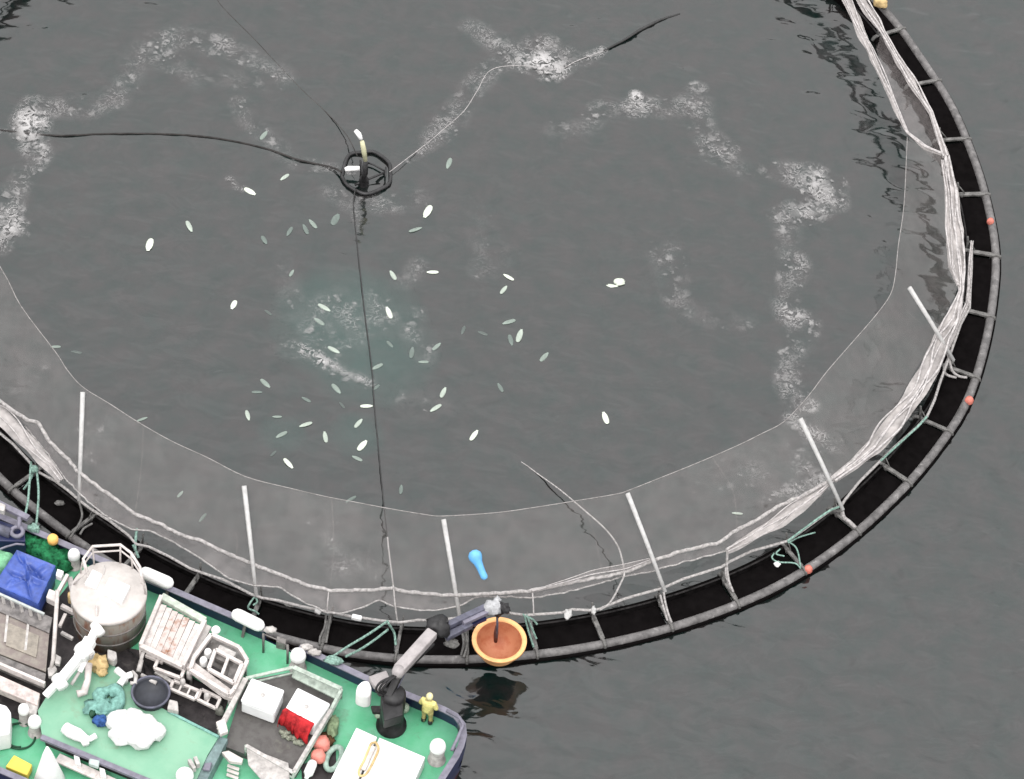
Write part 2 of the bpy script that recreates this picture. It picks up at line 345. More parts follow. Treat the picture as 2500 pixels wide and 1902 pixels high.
def smooth(pts, n):                              # Catmull-Rom through surveyed points
    a = np.array(pts, float); a = np.vstack([2 * a[0] - a[1], a, 2 * a[-1] - a[-2]]); out = []
    m_ = len(a) - 3; per = max(2, n // m_)
    for i in range(m_):
        p0, p1, p2, p3 = a[i:i + 4]
        for t in np.linspace(0, 1, per, endpoint=False):
            out.append(0.5 * (2 * p1 + (p2 - p0) * t + (2 * p0 - 5 * p1 + 4 * p2 - p3) * t * t + (3 * p1 - p0 - 3 * p2 + p3) * t ** 3))
    out.append(a[-2]); return out
def line(pts, z):                                # image polyline -> 3D points; z constant or one per point
    zz = z if hasattr(z, '__len__') else [z] * len(pts)
    return [W(x, y, q) for (x, y), q in zip(pts, zz)]

# ================================================================== SETTING
w = MB(); S = 700
w.add([(-S, -S, WZ), (S, -S, WZ), (S, S, WZ), (-S, S, WZ)], [(0, 1, 2, 3)])
sea = w.build('sea_water', 'water'); tag(sea, kind='structure')

# ================================================================== PEN COLLAR
RT = [(-180, 25.5), (-131.8, 25.53), (-126, 25.42), (-121, 25.45), (-105, 25.6), (-92.5, 25.71), (-85.6, 25.58), (-82.9, 25.53), (-75.9, 25.42), (-69.3, 25.38), (-60, 25.4), (-50, 25.52),
      (-43, 25.47), (-36, 25.42), (-25.9, 25.53), (-20, 25.66), (-12, 25.53), (-5, 25.5), (1, 25.58), (9.3, 25.43), (17.7, 25.37), (22, 25.45), (29.8, 25.4), (34.9, 25.58), (40, 25.68), (60, 25.5), (130, 25.8), (150, 26.7), (165, 26.5), (180, 25.5)]
_rt = np.array(RT)
def rad(deg):
    deg = (deg + 180) % 360 - 180
    return float(np.mean([np.interp(deg + d, _rt[:, 0], _rt[:, 1]) for d in (-2, 0, 2)]))
def ring(deg, off=0.0, z=0.0):
    r = rad(deg) + off; a = math.radians(deg); return np.array([RCX + r * math.cos(a), RCY + r * math.sin(a), z])
INN = -1.42
collar = thing('pen_collar', 'floating round pen collar of two grey plastic pipes with brackets and leaning white poles', 'fish pen', (RCX, RCY, 0))
NR = 360
MB().tube([ring(i, 0, 0.02) for i in range(0, 360)], 0.195, 12, closed=True).build('outer_pipe', 'pipe', collar)
MB().tube([ring(i, INN, 0.0) for i in range(0, 360)], 0.205, 12, closed=True).build('inner_pipe', 'pipe_in', collar)
MB().tube([ring(i, .13, -0.10) for i in range(0, 360)], 0.15, 10, closed=True).build('underside_shade', 'black', collar)  # added black tube: shaded underside and reflection of the outer pipe, as colour
MB().tube([ring(i, INN + .06, 0.24) for i in range(0, 360)], 0.045, 6, closed=True).build('inner_pipe_highlight', mat('pipe_highlight_grey', (0.022, 0.020, 0.020), 0.7, 0.1, 4.0, 0.4), collar)  # added lighter tube painting the highlight along the inner pipe's top
BR = [34.8, 26.4, 17.5, 9.4, 0.7, -7.7, -16.2, -24.0, -32.0, -40.3, -47.7, -55.5, -62.6, -69.4, -75.9, -82.5, -89.1, -96, -103, -110, -116.7, -123.1, -130.9, -139, -147, -155, -163, -171, -179,
      173, 165, 157, 149, 141, 133, 125, 117, 109, 101, 93, 85, 77, 69, 61, 52.5, 43.5]
bm_ = MB()
bm_.box((-0.70, 0, 0.20), (1.10, 0.17, 0.10)); bm_.tube([(-0.22, 0, 0.02), (-0.16, 0, .17), (0, 0, 0.235), (0.16, 0, 0.17), (0.20, 0, 0.04)], 0.075, 8)
bm_.tube([(-1.67, 0, 0.02), (-1.6, 0, .2), (-1.42, 0, 0.25), (-1.24, 0, 0.2), (-1.15, 0, 0.02)], 0.09, 8)
bmesh_ = bm_.mesh('bracket', 'bracket')
pm = MB(); pm.tube([(-1.40, 0, 0.2), (-1.43, 0, 0.7), (-1.50, 0, 1.0)], [0.07, 0.05, 0.045], 7); pm.tube([(-1.40, 0, 0.75), (-1.05, 0, 0.28)], 0.03, 6)
pmesh = pm.mesh('post', 'bracket')
for i, dg in enumerate(BR):
    b = bpy.data.objects.new('bracket', bmesh_); COL.objects.link(b); b.parent = collar
    p = ring(dg); b.location = (p[0] - RCX, p[1] - RCY, random.uniform(-0.01, 0.02)); b.rotation_euler = (0, 0, math.radians(dg) + random.uniform(-.08, .08)); b.scale = (1, random.uniform(0.75, 1.15), 1)
    q = bpy.data.objects.new('post', pmesh); COL.objects.link(q); q.parent = b; q.rotation_euler = (random.uniform(-.07, .07), 0, random.uniform(-.1, .1))
sb = sorted(BR)
for i in range(len(sb)):
    a0, a1 = sb[i], sb[(i + 1) % len(sb)] + (360 if i == len(sb) - 1 else 0)
    n_ = 7; k = MB(); A_ = np.linspace(a0 + 0.25, a1 - 0.25, n_)
    k.sheet([[ring(t, o, zz) for t in A_] for o, zz in ((-1.30, 0.06), (-0.95, 0.07), (-0.55, 0.06), (-0.20, 0.04))])
    k.build('walkway_panel', 'black', collar)

# poles (surveyed top / foot)
POLES = [((202, 957), (193, 1224)), ((596, 1186), (626, 1455)), ((1083, 1268), (1123, 1512)), ((1532, 1204), (1624, 1445)), ((1954, 1022), (2058, 1245)), ((2220, 702), (2328, 880))]
ZT, ZF = 4.1, 1.05
for (a, b) in POLES:
    A_, B_ = W(*a, ZT), W(*b, ZF)
    MB().tube([B_, B_ * .5 + A_ * .5 + np.array([0, 0, .05]), A_], [0.085, 0.095, 0.105], 8).build('net_pole', 'pole', collar)
    g = np.degrees(math.atan2(B_[1] - RCY, B_[0] - RCX)); f_ = ring(g, INN, 0.2)
    MB().tube([f_, (f_ + B_) / 2, B_], [0.09, 0.075, 0.07], 8).build('pole_socket', 'bracket', collar)

# handrail rope (lower line)
LOW = [(-120, 960), (-60, 1010), (0, 1058), (33, 1085), (68, 1123), (89, 1150), (134, 1174), (167, 1198), (193, 1221), (220, 1242), (268, 1272), (315, 1308), (333, 1329), (363, 1335), (417, 1361), (464, 1388), (500, 1401), (545, 1415), (613, 1451), (640, 1460), (679, 1466),
       (738, 1481), (780, 1490), (857, 1505), (943, 1517), (976, 1520), (1021, 1514), (1065, 1515), (1120, 1508), (1180, 1500), (1238, 1496), (1280, 1502), (1372, 1496), (1396, 1488), (1440, 1490), (1464, 1487), (1521, 1463), (1595, 1442), (1616, 1437), (1667, 1414), (1762, 1384), (1780, 1372), (1836, 1345),
       (1902, 1327), (1923, 1321), (1964, 1292), (2030, 1244), (2054, 1235), (2063, 1220), (2098, 1176), (2183, 1092), (2239, 1043), (2263, 1017), (2281, 978), (2296, 930), (2311, 889), (2329, 838), (2346, 790), (2367, 752), (2369, 704), (2372, 650), (2372, 592)]
MB().tube(line(LOW, 1.05), 0.062, 7).build('handrail_rope', 'rope', collar)
# far-side handrail, out of the frame at the top
MB().tube([ring(t, INN - .1, 1.05) for t in range(44, 222, 4)], 0.06, 6).build('handrail_rope', 'rope', collar)

# ================================================================== NET
net = thing('fish_net', 'pale translucent net hung from the leaning poles and bundled along the pen edge', 'net', (RCX, RCY, 0))
ZA, ZH = 1.85, 1.45
T = [[(-150, 430), (0, 651), (51, 747), (136, 860), (164, 903), (202, 945)],
     [(202, 945), (268, 986), (333, 1028), (417, 1076), (506, 1117), (600, 1164)],
     [(600, 1164), (708, 1192), (798, 1213), (857, 1224), (946, 1241), (1036, 1256), (1082, 1260)],
     [(1082, 1260), (1208, 1252), (1298, 1240), (1417, 1221), (1506, 1206), (1535, 1197)],
     [(1535, 1197), (1619, 1164), (1708, 1128), (1798, 1089), (1857, 1060), (1916, 1028)],
     [(1916, 1028), (1974, 966), (2019, 907), (2079, 838), (2138, 770), (2174, 719)],
     [(2174, 719), (2186, 670), (2193, 600), (2207, 500), (2215, 335)]]
A = [[(-150, 880), (-60, 940), (0, 979), (33, 1004), (62, 1022), (95, 1034), (119, 1076), (167, 1123), (193, 1153)],
     [(193, 1153), (247, 1195), (286, 1221), (327, 1254), (387, 1278), (446, 1308), (491, 1320), (536, 1343), (574, 1359), (616, 1377)],
     [(616, 1377), (702, 1410), (753, 1430), (807, 1442), (902, 1441), (958, 1436), (991, 1445), (1098, 1454), (1112, 1453)],
     [(1112, 1453), (1193, 1450), (1298, 1442), (1387, 1424), (1476, 1407), (1524, 1398), (1597, 1368)],
     [(1597, 1368), (1667, 1345), (1762, 1323), (1786, 1301), (1851, 1268), (1896, 1238), (1964, 1208), (2028, 1172)],
     [(2028, 1172), (2098, 1110), (2150, 1062), (2190, 985), (2240, 895), (2288, 822)],
     [(2288, 822), (2320, 740), (2338, 712), (2322, 650), (2318, 560), (2318, 470), (2306, 380)]]
for k, (t_, a_) in enumerate(zip(T, A)):
    n_ = 26; tt = resample([W(*p, ZT) for p in t_], n_); aa = resample([W(*p, ZA) for p in a_], n_)
    rows = []
    for s_ in np.linspace(0, 1, 9):
        bulge = math.sin(PI * s_)
        rows.append([tt[j] * (1 - s_) + aa[j] * s_ + np.array([0, 0, -0.12 * bulge + 0.05 * bulge * mnoise.noise(Vector((j * .3 + 20 * k, s_ * 3, 0)))]) for j in range(n_)])
    MB().sheet(rows).build('mesh_panel', 'net', net)
allT = [p for i, t_ in enumerate(T) for p in (t_ if i == 0 else t_[1:])]
MB().tube(smooth(line(allT, ZT), 160), 0.021, 6).build('upper_edge_rope', mat('thin_edge_cord', (0.24, 0.225, 0.22), 0.9, 0.05, 4.0, 0.2), net)
allA = [p for i, t_ in enumerate(A[:5]) for p in (t_ if i == 0 else t_[1:])] + [(2098, 1110)]
def ropepts(pts, z, n, amp, seed):
    q = resample([W(*p, z) for p in pts], n); out = []
    for i, p in enumerate(q):
        out.append(p + np.array([mnoise.noise(Vector((i * .31, seed, 0))), mnoise.noise(Vector((i * .31, seed, 9))), mnoise.noise(Vector((i * .31, seed, 5)))]) * amp)
    return out
rp = ropepts(allA, ZA, 420, 0.05, 3)
MB().tube(rp, [0.082 + 0.02 * mnoise.noise(Vector((i * .4, 1, 1))) for i in range(len(rp))], 8).build('waist_rope', 'rope', net)
# hem of the folded net below the waist rope
HEM = [[(60, 1040), (110, 1100), (160, 1170), (215, 1225), (262, 1262)],
       [(262, 1262), (321, 1293), (366, 1296), (417, 1320), (476, 1355), (500, 1371), (560, 1413), (619, 1430)],
       [(619, 1430), (682, 1433), (708, 1451), (747, 1472), (798, 1497), (842, 1496), (881, 1484), (929, 1465), (961, 1481), (1021, 1490), (1065, 1490), (1098, 1484), (1125, 1478), (1167, 1457), (1238, 1457)],
       [(1238, 1457), (1298, 1460), (1387, 1445), (1476, 1421), (1521, 1407), (1595, 1395), (1613, 1387)],
       [(1613, 1387), (1684, 1369), (1774, 1345), (1827, 1321), (1902, 1286), (1946, 1250), (2000, 1205), (2033, 1173)]]
ASUB = [[(20, 995), (62, 1022), (95, 1034), (119, 1076), (167, 1123), (193, 1153), (247, 1195)],
        [(247, 1195), (286, 1221), (327, 1254), (387, 1278), (446, 1308), (536, 1343), (616, 1377)],
        [(616, 1377), (702, 1410), (807, 1442), (902, 1441), (958, 1436), (1098, 1454), (1238, 1446)],
        [(1238, 1446), (1298, 1442), (1387, 1424), (1476, 1407), (1524, 1398), (1597, 1368)],
        [(1597, 1368), (1667, 1345), (1762, 1323), (1786, 1301), (1851, 1268), (1896, 1238), (1964, 1208), (2028, 1172)]]
for k, (h_, a_) in enumerate(zip(HEM, ASUB)):
    n_ = 30; hh = resample([W(*p, ZH) for p in h_], n_); aa = resample([W(*p, ZA) for p in a_], n_)
    MB().sheet([[aa[j] * (1 - s_) + hh[j] * s_ + np.array([0, 0, -.01 - 0.08 * math.sin(PI * s_)]) for j in range(n_)] for s_ in np.linspace(0, 1, 5)]).build('folded_panel', 'netpink', net)
    q = ropepts(h_, ZH, 70, 0.05, 20 + k)
    MB().tube(q, [0.035 + .018 * mnoise.noise(Vector((i * .5, k, 4))) for i in range(len(q))], 7).build('hem_rope', 'rope', net)

for q_, z_ in (([(803, 1440), (800, 1470), (798, 1496)], [1.85, 1.6, 1.1]), ([(1300, 1446), (1302, 1475), (1303, 1500)], [1.85, 1.5, 1.1]), ([(577, 1300), (579, 1330), (576, 1362)], [2.6, 2.2, 1.85]), ([(1420, 1225), (1450, 1300), (1470, 1400)], [4.08, 3.0, 1.9]), ([(350, 1040), (345, 1140), (330, 1255)], [4.05, 3.0, 1.9]), ([(810, 1218), (815, 1330), (806, 1440)], [4.08, 3.0, 1.9]), ([(1740, 1118), (1790, 1200), (1800, 1296)], [4.05, 3.0, 1.9])):
    MB().tube(smooth(line(q_, z_), 12), 0.02 if z_[0] > 4 else .03, 5).build('seam_rope', 'net' if z_[0] > 2 else 'strand', net)
def gathered(pw, z, seed, strands=5, r=(0.035, 0.07), dense='netdense'):
    r = (r[0] * .7, r[1] * .75); strands = max(2, int(strands * .8))
    """net pulled together along the rail: dense sheet with strands running along it"""
    zz = z if hasattr(z, '__len__') else [z] * len(pw)
    raw = np.array([[*W(x, y, q), wd / 55.0] for (x, y, wd), q in zip(pw, zz)])
    n_ = max(24, int(np.linalg.norm(np.diff(raw[:, :2], axis=0), axis=1).sum() / 0.12)); q = resample(raw, n_)
    tang = np.gradient(q[:, :3], axis=0); tang /= np.linalg.norm(tang, axis=1)[:, None]
    nor = np.stack([-tang[:, 1], tang[:, 0], 0 * tang[:, 0]], 1); nor /= np.linalg.norm(nor, axis=1)[:, None]
    k = MB(); rows = []
    for s_ in np.linspace(-0.5, 0.5, 9):
        rows.append([q[i, :3] + nor[i] * q[i, 3] * (s_ + .16 * mnoise.noise(Vector((i * .09, s_ * 3, seed)))) + np.array([0, 0, .10 * math.cos(PI * s_) + .12 * mnoise.noise(Vector((i * .14, s_ * 9, seed + 5)))]) for i in range(n_)])
    k.sheet(rows); k.build('gathered_sheet', dense, net)
    k = MB()
    for j in range(strands):
        base = (j + .5) / strands - .5
        pts = [q[i, :3] + nor[i] * q[i, 3] * (base + .42 * mnoise.noise(Vector((i * .045, j * 3.3, seed)))) + np.array([0, 0, .12 + .05 * mnoise.noise(Vector((i * .1, j, seed)))]) for i in range(n_)]
        rr = random.uniform(*r); k.tube(pts, [rr * (1 + .5 * mnoise.noise(Vector((i * .16, j, seed + 2)))) for i in range(n_)], 6)
    k.build('gathered_strands', 'strand', net)
gathered([(2311, 384, 14), (2318, 423, 18), (2324, 476, 30), (2330, 560, 42), (2336, 620, 38), (2344, 680, 20), (2346, 713, 15), (2326, 779, 38), (2297, 826, 40), (2272, 898, 52), (2227, 969, 48), (2177, 1040, 46), (2132, 1094, 36), (2085, 1135, 26), (2033, 1173, 16)], 1.75, 1, 6)
gathered([(2300, 395, 8), (2312, 470, 12), (2313, 560, 14), (2322, 650, 12), (2340, 700, 8)], 1.9, 8, 2, (.03, .05))
gathered([(2040, -60, 24), (2067, 0, 26), (2108, 89, 28), (2132, 143, 18), (2156, 193, 14), (2183, 253, 13), (2215, 327, 9), (2257, 360, 8), (2299, 378, 8)], [1.8, 1.8, 1.8, 1.8, 1.8, 1.9, 2.0, 1.9, 1.8], 2, 4, (.035, .06))
gathered([(2070, -60, 28), (2102, 0, 30), (2138, 54, 24), (2153, 80, 14), (2186, 134, 18), (2221, 193, 26), (2248, 238, 18), (2272, 277, 13), (2293, 336, 15), (2311, 384, 18)], 1.8, 3, 4, (.04, .075))
gathered([(1774, 1347, 12), (1827, 1318, 22), (1902, 1272, 34), (1946, 1240, 34), (1995, 1205, 24), (2033, 1173, 10)], 1.68, 4, 4, (.03, .05))
gathered([(-40, 985, 40), (0, 1012, 44), (45, 1058, 40), (90, 1106, 36), (125, 1140, 30), (150, 1176, 12)], 1.6, 5, 3, (.03, .05), 'netdense')
gathered([(1298, 1446, 6), (1387, 1420, 12), (1440, 1404, 18), (1524, 1385, 18), (1590, 1368, 8)], 1.9, 6, 1, (.02, .03), 'netpink')
gathered([(t_[0], t_[1], 22) for t_ in [W and (0, 0)] if False] or [(2372, 592, 8), (2366, 680, 9), (2362, 740, 10), (2335, 800, 12), (2310, 860, 8)], 1.2, 7, 2, (.03, .045))
# far side of the pen, above the frame: the gathered net goes on round the rail
qf = [ring(t, INN - .25, 1.7) for t in np.arange(44, 205, 1.5)]
MB().tube(qf, [0.28 + .1 * mnoise.noise(Vector((i * .3, 0, 0))) for i in range(len(qf))], 7).build('gathered_sheet', 'rope', net)
# side net pocket at the upper right, between the two bundles
p1 = resample([W(x, y, 1.75) for x, y in ((2140, 105), (2156, 193), (2183, 253), (2215, 327), (2257, 360), (2299, 378))], 20)
p2 = resample([W(x, y, 1.7) for x, y in ((2150, 85), (2186, 140), (2221, 205), (2248, 245), (2285, 320), (2302, 378))], 20)
MB().sheet([[p1[j] * (1 - s_) + p2[j] * s_ + np.array([0, 0, -.7 * math.sin(PI * s_)]) for j in range(20)] for s_ in np.linspace(0, 1, 6)]).build('net_pocket', 'netpink', net)

# ================================================================== RINGED HUB (spreader)
hubc = W(891, 424, 0.12)
hub = thing('feed_spreader', 'black hexagonal floating ring with a yellowed mast in the middle of the pen', 'feed spreader', (hubc[0], hubc[1], WZ))
hexp = [W(x, y, -0.06) for x, y in ((834, 430), (851, 380), (888, 372), (915, 372), (948, 396), (953, 420), (950, 448), (930, 461), (904, 472), (882, 471), (848, 452))]
MB().tube([Vector(p) for p in smooth(hexp + [hexp[0]], 66)[:-1]], 0.09, 8, closed=True).build('float_ring', 'hub', hub)
ctr = W(888, 442, 0.12)
for (x, y) in ((942, 420), (866, 452), (880, 392), (897, 397)):
    MB().tube([ctr, W(x, y, 0.0)], 0.055, 7).build('spoke', 'hub', hub)
MB().tube([W(897, 397, .0), W(912, 402, .0), W(942, 419, .0)], 0.045, 6).build('spoke', 'hub', hub)
MB().tube([W(942, 408, .2), W(941, 432, .16)], 0.04, 6).build('spoke', 'hub', hub)
MB().lathe([(0.0, .55), (.12, .5), (.2, .3), (.26, 0.0), (.2, -.2)], (ctr[0], ctr[1], 0.0), 14).build('hub_block', 'hub', hub)
mast = [W(888, 442, .3), W(889, 425, .8), W(892, 394, 1.6)]
MB().tube(mast, [.14, .11, .09], 8).build('mast_foot', 'hub', hub)
MB().tube([W(892, 392, 1.65), W(888, 366, 2.3), W(884, 346, 2.85)], [.10, .12, .10], 10).build('mast', 'mast', hub)
MB().tube([W(882, 340, 3.0), W(876, 328, 3.2), W(868, 319, 3.25)], [.09, .12, .10], 10).build('mast_head', 'white', hub)
MB().tube([W(842, 414, .32), W(850, 412, .34), W(878, 411, .36)], [.09, .13, .11], 10).build('nozzle', 'white', hub)

def rope(name, pts, z, r, mt, label, cat, n=60, group=None):
    return MB().tube(smooth(line(pts, z), n), r, 7).build(name, mt, label=label, cat=cat, group=group)
wz = WZ + 0.035
rope('feed_hose', [(-80, 312), (0, 318), (136, 331), (250, 327), (393, 327), (518, 336), (643, 361), (728, 390), (808, 408), (834, 420)], [wz - .03] * 2 + [wz - .02] * 5 + [wz, wz + .02, .1], 0.045, 'sunkrope', 'dark feed hose lying on the water from the left frame edge to the spreader', 'hose')
rope('anchor_line', [(520, -20), (543, 17), (620, 95), (690, 170), (740, 222), (802, 280), (847, 331), (872, 380)], [wz - .045] * 5 + [wz - .02, .1, .6], 0.022, 'faintrope', 'faint dark line running from the spreader mast up to the top edge', 'rope')
rope('anchor_line', [(951, 420), (990, 390), (1040, 352), (1080, 318), (1132, 272), (1165, 222), (1200, 170), (1280, 160), (1359, 170), (1410, 148), (1473, 124)], [.1, 0, wz - .02, wz - .03, wz - .03, wz - .03, wz - .03, wz - .03, wz - .01, wz, wz], 0.015, 'strand', 'foam-flecked line from the spreader to the bright splash at upper right', 'rope')
rope('anchor_line', [(1473, 124), (1520, 100), (1560, 75), (1591, 59), (1620, 46), (1660, 34)], [wz, wz + .03, wz + .04, wz + .02, wz - .02, wz - .05], [.045 + .03 * math.sin(i / 55 * PI) for i in range(56)], 'darkrope', 'black floating line end right of the bright splash', 'rope', n=55)
rope('centre_line', [(868, 460), (863, 490), (865, 527), (871, 587), (883, 700), (891, 771), (908, 902), (914, 991), (934, 1199), (940, 1260), (946, 1310)], [.1, 0, -.08, -.1, -.1, -.1, -.1, -.08, 0, .5, 1.2], 0.028, 'darkrope', 'thin dark rope from the spreader straight down to the near net edge', 'rope')
rope('centre_line', [(946, 1312), (950, 1350), (960, 1430), (965, 1480), (970, 1516)], [1.2, 1.4, 1.92, 1.6, 1.1], 0.035, 'rope', 'short white rope tying the dark centre line to the pen rail', 'rope')
rope('float_line', [(1262, 1122), (1285, 1136), (1313, 1157), (1366, 1195), (1423, 1243), (1476, 1290), (1506, 1329), (1518, 1362), (1524, 1398), (1518, 1418), (1491, 1469), (1464, 1490)], [wz - .08, wz - .03, wz, .1, .3, .6, 1.0, 1.4, 1.9, 1.8, 1.4, 1.1], [0.022 + .02 * min(1, i / 40) for i in range(200)][:12 * 5 + 1 - 5 * 1], 'rope', 'pale curved rope rising out of the water at lower right to the rail', 'rope', n=55)

# ================================================================== TIES, FLOATS on the collar
def knot(name, x, y, z, r, mt, label, cat='knot', seed=1, group=None):
    return MB().blob(W(x, y, z), (r, r * .9, r * .8), .5, 3, seed, 10, 7).build(name, mt, label=label, cat=cat, group=group)
def ties(name, strands, mt, label, cat='rope', r=.035, group=None):
    k = MB()
    for pts, z in strands: k.tube(smooth(line(pts, z), 24), r, 6)
    return k.build(name, mt, label=label, cat=cat, group=group)
ties('mooring_rope', [([(947, 1516), (900, 1548), (850, 1578), (808, 1606)], [1.1, 1.4, 1.8, 2.2]), ([(947, 1537), (915, 1562), (880, 1585), (844, 1603)], [1.0, 1.3, 1.7, 2.15]), ([(947, 1520), (962, 1545), (966, 1575)], [1.1, .6, .3])], 'greenrope', 'doubled mint green mooring rope from the rail to the boat, left of the crane', r=.055)
MB().blob(W(815, 1612, 2.25), (.35, .2, .12), .6, 3, 4).build('rope_knot', 'greenrope', label='mint rope wraps around the boat rail left of the crane', cat='knot')
ties('mooring_rope', [([(76, 1128), (72, 1180), (68, 1225), (60, 1262)], [1.1, 1.4, 1.7, 2.0]), ([(90, 1150), (94, 1200), (92, 1245), (88, 1285)], [1.1, 1.4, 1.8, 2.2]), ([(84, 1146), (75, 1170), (58, 1195)], [1.1, .8, .4])], 'greenrope', 'pale green mooring ropes from the rail to the boat at far left', r=.05)
knot('rope_knot', 84, 1146, 1.15, .2, 'greenrope', 'green knot on the rail at far left, above the mooring ropes')
MB().blob(W(82, 1290, 2.2), (.28, .2, .16), .6, 3, 5).build('rope_knot', 'greenrope', label='pale mint rope heap on the boat winch at far left', cat='knot')
ties('tie_rope', [([(1280, 1502), (1290, 1540), (1303, 1580)], [1.1, .5, .3]), ([(1285, 1500), (1297, 1530), (1310, 1560)], [1.1, .6, .3]), ([(1276, 1500), (1300, 1512), (1312, 1525)], [1.1, .9, .8])], 'greenrope', 'grey green rope ties on the bracket just right of the orange bowl', r=.045)
ties('tie_rope', [([(1923, 1321), (1945, 1340), (1955, 1385)], [1.1, .7, .3]), ([(1925, 1325), (1950, 1312), (1990, 1300)], [1.1, .8, .5]), ([(1890, 1350), (1885, 1362), (1900, 1372), (1940, 1375), (1955, 1388)], [.7, .6, .6, .5, .3]), ([(1905, 1340), (1895, 1352), (1915, 1358)], [.8, .7, .7])], 'greenrope', 'tangle of green and white ties at the lower right bend of the pen', r=.035)
knot('white_float', 1898, 1377, .5, .14, 'white', 'small white float dangling in the black gap beside the green ties', 'float', 8)
ties('tie_rope', [([(1923, 1321), (1964, 1290), (2020, 1250), (2052, 1236)], 1.12)], 'greenrope', 'yellow green rope running along the rail right of the tie tangle', r=.05)
ties('tie_rope', [([(2263, 1017), (2240, 1042), (2190, 1088), (2150, 1125)], 1.12)], 'greenrope', 'pale green rope along the rail below the right net bundle', r=.05)
ties('tie_rope', [([(2310, 850), (2318, 880), (2325, 905), (2340, 918), (2360, 922)], [1.3, 1.0, .7, .45, .3]), ([(2318, 870), (2305, 900), (2312, 915), (2335, 922)], [1.1, .8, .5, .4])], 'rope', 'white rope lashing across the collar at the foot of the rightmost pole', r=.06)
ties('tie_rope', [([(1620, 1445), (1624, 1470), (1632, 1500), (1640, 1520)], [1.1, .8, .5, .3]), ([(1612, 1452), (1622, 1490), (1630, 1515)], [1.0, .6, .3])], 'rope', 'white lashing at the foot of the pole right of the bowl', r=.05)
ties('tie_rope', [([(1776, 1345), (1775, 1385), (1780, 1420), (1790, 1445)], [1.6, 1.0, .6, .3]), ([(1775, 1370), (1772, 1400), (1785, 1440)], [1.1, .8, .3])], 'rope', 'white lashing with knots between the two right-hand lower poles', r=.055)
ties('tie_rope', [([(2054, 1235), (2060, 1262), (2075, 1275), (2088, 1288)], [1.1, .7, .5, .3])], 'rope', 'thick white lashing at the foot of the pole beside the splash', r=.09)
ties('tie_rope', [([(626, 1452), (612, 1470), (606, 1485), (622, 1492), (632, 1500)], [1.0, .8, .6, .5, .4]), ([(620, 1450), (628, 1468), (618, 1478)], [1.0, .8, .7])], 'greenrope', 'curled rope end in the black gap behind the second white fender', r=.045)
ties('tie_rope', [([(334, 1290), (331, 1318), (330, 1345)], [1.3, 1.1, .9]), ([(325, 1330), (334, 1350), (338, 1362)], [1.05, .8, .7])], 'greenrope', 'pale green tie on the rail behind the round tank', r=.06)
ties('tie_rope', [([(193, 1222), (200, 1262), (180, 1300), (172, 1312)], [1.05, .7, .4, .3]), ([(226, 1278), (205, 1290), (195, 1305)], [.4, .3, .3])], 'bracket', 'grey rope ends crossing the black gap above the green net heap', r=.05)
ties('tie_rope', [([(796, 1500), (793, 1530), (782, 1555), (780, 1575)], [.9, .6, .4, .3]), ([(808, 1500), (802, 1535), (796, 1570)], [.9, .5, .3])], 'bracket', 'pair of grey ropes crossing the black gap left of the mint mooring rope', r=.05)
ties('tie_rope', [([(1128, 1540), (1132, 1570), (1126, 1600)], [.7, .5, .3]), ([(1138, 1545), (1140, 1575), (1132, 1605)], [.6, .4, .3])], 'bracket', 'grey frayed rope beside the crane jib, left of the orange bowl', r=.055)
MB().box(W(871, 1508, 1.1), (.42, .2, .2), math.radians(-8)).build('rail_clip', 'white', bevel=.04, label='white block clipped on the rail left of the mint mooring rope', cat='clip')
MB().blob(W(1386, 1500, 1.05), (.16, .24, .1), .7, 3, 2).build('rail_clip', 'pole', label='white frayed knot on the rail right of the orange bowl', cat='knot')
MB().blob(W(1449, 1490, 1.1), (.1, .2, .1), .5, 3, 6).build('rail_clip', 'pole', label='white knot on the rail where the pale curved rope ends', cat='knot')
MB().blob(W(776, 1492, 1.1), (.15, .15, .1), .5, 3, 9).build('rail_clip', 'pole', label='pale knot on the rail above the grey rope pair', cat='knot')
for x, y, zz, lb, rr in ((2418, 541, .2, 'small faded red float on the outer pipe near the right extreme of the pen', .17), (2366, 978, .2, 'small orange red float on the outer pipe level with the rightmost net bundle', .2), (1973, 1390, .2, 'small faded red float on the outer pipe beside the green tie tangle', .19)):
    k = MB(); c = W(x, y, zz); k.lathe([(0, rr * 1.25), (rr * .6, rr), (rr, rr * .3), (rr, -rr * .4), (rr * .5, -rr)], c, 12); k.build('pipe_float', 'redfloat', label=lb, cat='float', group='red floats on the outer pipe')
k = MB(); k.blob(W(2150, 6, .5), (.35, .28, .3), .4, 2, 3); k.build('pipe_float', 'sand', label='pale cream float on the outer pipe at the top right edge', cat='float')
for x, y, s_ in ((145, 1228, 3), (440, 1458, 4), (705, 1480, 5)):
    MB().blob(W(x, y, 0.12), (.22, .13, .08), .5, 3, s_).build('pipe_clamp', 'bracket', collar)

# sky-blue ladle shaped float on the near net panel
bl = MB(); hc = W(1160, 1358, 3.05); tl = W(1182, 1408, 2.5)
ax = Vector(tl) - Vector(hc)
bl.lathe([(0, -.27), (.16, -.23), (.27, -.1), (.29, 0.02), (.25, .15), (.19, .28), (.16, .5), (.145, .7), (.15, ax.length), (.11, ax.length + .1), (0, ax.length + .13)], hc, 16, ax)
bl.build('blue_float', 'skyblue', label='sky blue club-shaped float hanging on the net above the crane tip', cat='float')

